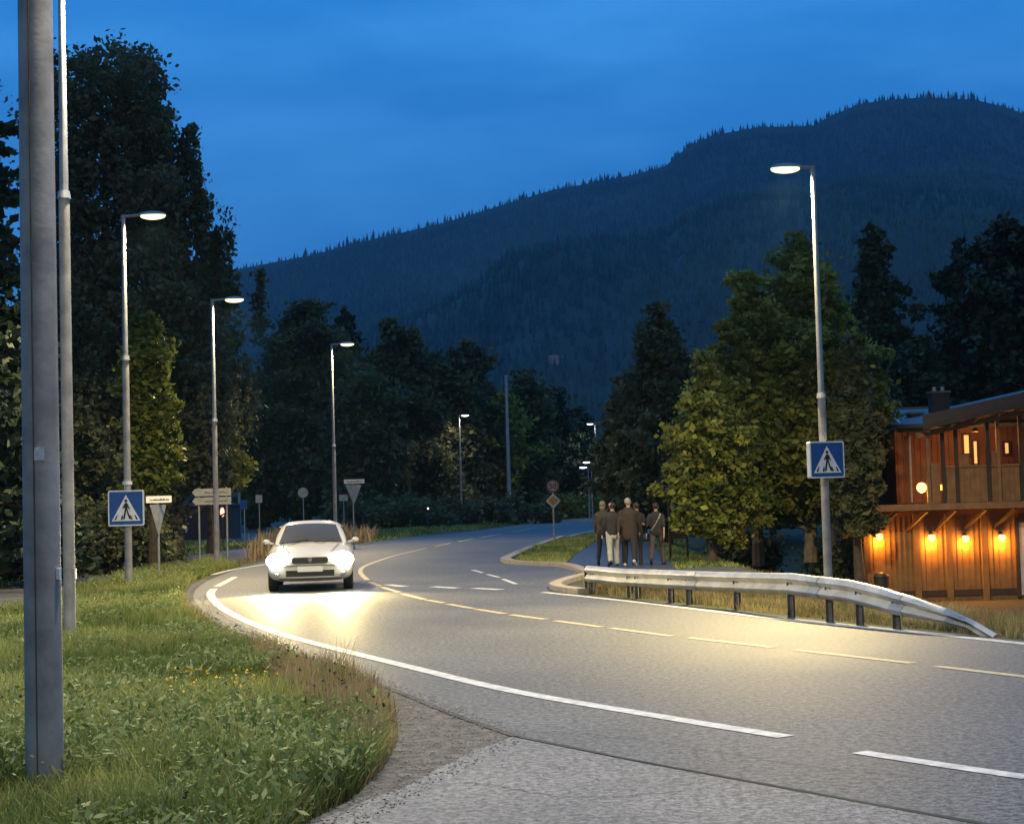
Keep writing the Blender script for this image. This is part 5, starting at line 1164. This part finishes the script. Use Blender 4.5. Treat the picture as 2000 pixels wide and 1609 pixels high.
# ------------------------------------------------------------------ verge vegetation
def sample(poly_px, n, power=1.0, extra=None):
    P = np.array([G(*p) for p in poly_px]); x0, y0 = P.min(0); x1, y1 = P.max(0); out = []
    tot = 0
    while tot < n:
        X = rng.uniform(x0, x1, n * 2); Yv = rng.uniform(y0, y1, n * 2); keep = in_poly(X, Yv, P)
        d = np.hypot(X, Yv); keep &= rng.random(len(X)) < np.clip((9.0 / d) ** power, 0, 1)
        out.append(np.stack([X, Yv], -1)[keep]); tot += keep.sum()
    return np.concatenate(out)[:n]
def blades(name, P, h0, h1, w0, material, tone_mu=0.4, lean=0.35, label=None, cat=None, patchy=True):
    n = len(P); d = np.hypot(P[:, 0], P[:, 1]); h = rng.uniform(h0, h1, n); 
    if patchy: h *= 0.55 + 0.9 * vn(P[:, 0] * 1.3 + 20, P[:, 1] * 0.9 + 7)
    w_ = w0 * (0.7 + d / 22.0) * rng.uniform(0.7, 1.4, n); a = rng.uniform(0, 2 * np.pi, n); la = rng.uniform(0, 2 * np.pi, n); ln = h * np.abs(rng.normal(0, lean, n))
    z = drop(P[:, 0], P[:, 1]); b0 = np.c_[P, z - 0.01]; side = np.stack([np.cos(a), np.sin(a), 0 * a], -1) * w_[:, None] / 2; dr_ = np.stack([np.cos(la), np.sin(la), 0 * a], -1)
    m1 = b0 + dr_ * (ln * 0.35)[:, None]; m1[:, 2] += h * 0.55; t1 = b0 + dr_ * ln[:, None]; t1[:, 2] += h
    V = np.stack([b0 - side, b0 + side, m1 + side * 0.8, m1 - side * 0.8, t1 + side * 0.15, t1 - side * 0.15], 1).reshape(-1, 3)
    base = np.arange(n)[:, None] * 6; Fq = np.concatenate([base + np.array([[0, 1, 2, 3]]), base + np.array([[3, 2, 4, 5]])])
    tone = np.clip(rng.normal(tone_mu, 0.2, n) + (vn(P[:, 0] * 0.8, P[:, 1] * 0.6) - 0.5) * 0.9 + (vn(P[:, 0] * 3.1, P[:, 1] * 2.3) - 0.5) * 0.6, 0, 1)
    o = np_mesh(name, V, Fq, material, np.repeat(tone, 6)); tag(o, label, cat, kind='stuff'); return o
VERGE = [(440, 1780), (560, 1640), (610, 1600), (690, 1556), (742, 1504), (758, 1450), (742, 1400), (700, 1362), (640, 1332), (550, 1302), (470, 1268), (398, 1230), (362, 1200), (350, 1166), (368, 1140), (402, 1126), (432, 1114), (470, 1106), (420, 1099), (300, 1116), (160, 1154), (0, 1209), (-200, 1276), (-700, 1420), (-900, 1780)]
blades('verge_grass', sample(VERGE, 210000, 1.25), 0.07, 0.27, 0.0075, M['grass'], 0.42, 0.5, 'long green grass growing on the left verge', 'grass')
# broad-leaved weeds: low rosettes of wider leaves
P = sample(VERGE, 9500, 1.1); c2 = vn(P[:, 0] * 0.7 + 3, P[:, 1] * 0.5 + 11); P = P[c2 > 0.36]
n = len(P); k = 9; ci = np.repeat(np.arange(n), k); Q = np.c_[P[ci] + rng.normal(0, 0.05, (n * k, 2)), np.repeat(rng.uniform(0.10, 0.26, n), k) + rng.uniform(-0.06, 0.08, n * k)]
V, Fq, T = leaf_quads(Q, rng.choice([0.032, 0.045, 0.065], len(Q)), np.clip(rng.normal(0.5, 0.3, len(Q)), 0, 1), aspect=0.34, droop=-0.5)
tag(np_mesh('verge_weeds', V, Fq, M['weed'], T), 'pale broad-leaved weeds among the grass of the left verge', 'weeds', kind='stuff')
# brown dry stems along the verge edge with dark seed heads
DRY = [(560, 1310), (640, 1336), (700, 1366), (740, 1405), (756, 1450), (740, 1500), (690, 1490), (620, 1420), (540, 1350), (480, 1292)]
Pd = sample(DRY, 5200, 0.6); blades('dry_grass', Pd, 0.12, 0.42, 0.0036, M['straw'], 0.65, 0.3, 'brown dry grass stems along the edge of the left verge', 'dry grass', patchy=True)
Ps = np.concatenate([sample(DRY, 70, 0.6), sample(VERGE, 110, 1.0)]); mbv = []
hs = rng.uniform(0.14, 0.36, len(Ps)); Q = np.c_[np.repeat(Ps, 6, 0) + rng.normal(0, 0.006, (len(Ps) * 6, 2)), np.repeat(hs, 6) + rng.normal(0, 0.009, len(Ps) * 6)]
V, Fq, T = leaf_quads(Q, 0.019 + 0 * Q[:, 0], 0.5 + 0 * Q[:, 0], aspect=1.0); tag(np_mesh('seed_heads', V, Fq, M['seed'], T), 'small dark seed heads on stems in the verge', 'seed heads', kind='stuff')
blades('seed_stems', Ps, 0.2, 0.3, 0.005, M['straw'], 0.2, 0.05, 'thin stems carrying the dark seed heads', 'stems', patchy=False)
Pf = sample([(290, 1360), (500, 1365), (560, 1392), (330, 1412)], 60, 0); Q = np.c_[np.repeat(Pf, 5, 0) + rng.normal(0, 0.008, (300, 2)), np.repeat(rng.uniform(0.24, 0.34, 60), 5) + rng.normal(0, 0.006, 300)]
V, Fq, T = leaf_quads(Q, 0.015 + 0 * Q[:, 0], 0.5 + 0 * Q[:, 0], aspect=1.0); tag(np_mesh('yellow_flowers', V, Fq, M['petals'], T), 'sprinkle of small yellow flowers in the left verge', 'flowers', kind='stuff')
blades('verge_straw', sample(VERGE, 15000, 1.0), 0.10, 0.30, 0.004, M['straw'], 0.7, 0.5, 'pale dry stems mixed into the grass of the left verge', 'dry grass')
EDGE = [(540, 1660), (600, 1606), (690, 1560), (752, 1500), (778, 1450), (775, 1395), (745, 1360), (700, 1336), (640, 1316), (560, 1290), (480, 1256), (410, 1222), (374, 1196), (352, 1166), (340, 1170), (370, 1230), (540, 1330), (700, 1400), (730, 1470), (660, 1550), (560, 1620)]
blades('edge_tufts', sample(EDGE, 9000, 0.4), 0.05, 0.22, 0.005, M['straw'], 0.4, 0.45, 'ragged dry tufts where the verge meets the gravel', 'dry grass')
def pebbles(name, P, r0, r1, m, label):
    n = len(P); r_ = rng.uniform(r0, r1, n) * rng.uniform(0.6, 1.3, n); oc = np.array([(1, 0, 0), (0, 1, 0), (-1, 0, 0), (0, -1, 0), (0, 0, 0.7), (0, 0, -0.4)], float)
    V = oc[None] * r_[:, None, None] * rng.uniform(0.65, 1.3, (n, 6, 1)); a = rng.uniform(0, 6.28, n); ca, sa = np.cos(a)[:, None], np.sin(a)[:, None]
    V = np.stack([V[..., 0] * ca - V[..., 1] * sa + P[:, :1], V[..., 0] * sa + V[..., 1] * ca + P[:, 1:2], V[..., 2] + 0.012], -1)
    t_ = np.array([(0, 1, 4), (1, 2, 4), (2, 3, 4), (3, 0, 4), (1, 0, 5), (2, 1, 5), (3, 2, 5), (0, 3, 5)]); tag(np_mesh(name, V.reshape(-1, 3), (t_[None] + np.arange(n)[:, None, None] * 6).reshape(-1, 3), m), label, 'gravel', kind='stuff')
STONES = [(560, 1640), (640, 1596), (760, 1520), (785, 1440), (770, 1370), (690, 1325), (560, 1285), (420, 1215), (385, 1170), (400, 1160), (440, 1205), (560, 1262), (760, 1330), (900, 1385), (1030, 1432), (1010, 1455), (880, 1520), (760, 1590), (650, 1640)]
pebbles('loose_gravel', sample(STONES, 3800, 0.3), 0.004, 0.011, M['gravel_stone'], 'loose grey gravel stones along the road edge')
pebbles('apron_grit', sample([(640, 1640), (800, 1545), (1000, 1445), (1500, 1542), (2050, 1640), (2000, 1700), (700, 1700)], 500, 0), 0.003, 0.006, M['gravel_stone'], 'scattered grit on the old asphalt in the foreground')
# cracks in the old asphalt and the lane
def crack(px, wd, z):
    P = pxline(px, 8); P = [p + rng.normal(0, 0.02, 2) for p in P]; mb = MB(); strip(mb, P, wd, z); tag(mb.build('road_crack', M['crack']), kind='structure')
crack([(700, 1546), (800, 1548), (900, 1530), (960, 1536), (1080, 1556), (1200, 1560), (1330, 1548)], 0.007, 0.013)
crack([(1040, 1430), (1200, 1440), (1420, 1472), (1600, 1500), (1800, 1520)], 0.006, 0.009)
# grass elsewhere
WEDGE = [(996, 1090), (1040, 1072), (1100, 1054), (1165, 1040), (1250, 1025), (1200, 1036), (1158, 1060), (1120, 1086), (1100, 1103), (1040, 1101)]
blades('wedge_grass', sample(WEDGE, 9000, 0), 0.06, 0.16, 0.008, M['grass'], 0.55, 0.4, 'short grass on the wedge between road and footpath', 'grass')
RAILG = [(1150, 1160), (1300, 1174), (1500, 1198), (1750, 1224), (2010, 1250), (2300, 1286), (2300, 1240), (2000, 1185), (1900, 1178), (1760, 1170), (1600, 1135), (1400, 1130), (1300, 1130), (1180, 1132), (1140, 1140)]
blades('rail_grass', sample(RAILG, 26000, 0), 0.05, 0.2, 0.007, M['straw'], 0.45, 0.4, 'yellowish dry grass around the guard rail posts', 'dry grass')
blades('bank_grass', sample(RAILG, 14000, 0), 0.05, 0.17, 0.008, M['grass'], 0.3, 0.4, 'green grass on the bank behind the guard rail', 'grass')
LAWN = [(1320, 1111), (1300, 1090), (1280, 1060), (1300, 1040), (1500, 1050), (1700, 1090), (1640, 1103), (1480, 1107), (1400, 1109)]
blades('lawn_grass', sample(LAWN, 16000, 0), 0.04, 0.12, 0.012, M['grass'], 0.35, 0.4, 'dim lawn grass under the maples', 'grass')
FARV = [(720, 1060), (850, 1042), (950, 1032), (1050, 1018), (1110, 1011), (1160, 1005), (1100, 1004), (1000, 1012), (850, 1022), (740, 1030), (690, 1050)]
blades('far_verge_grass', sample(FARV, 14000, 0), 0.06, 0.2, 0.014, M['grass'], 0.3, 0.4, 'dark grass on the far side of the bend', 'grass')
BEHIND = [(300, 1094), (420, 1077), (540, 1064), (560, 1062), (400, 1058), (200, 1062), (0, 1064), (-100, 1160), (0, 1148), (160, 1112)]
blades('path_grass', sample(BEHIND, 12000, 0), 0.06, 0.2, 0.014, M['grass'], 0.25, 0.4, 'dark grass between the cycle path and the side road', 'grass')
WEEDB = [(470, 1104), (540, 1086), (640, 1072), (720, 1060), (740, 1050), (640, 1048), (540, 1062)]
blades('roadside_weeds', sample(WEEDB, 3000, 0), 0.2, 0.8, 0.014, M['straw'], 0.5, 0.35, 'tall straggly weeds behind the car', 'weeds')
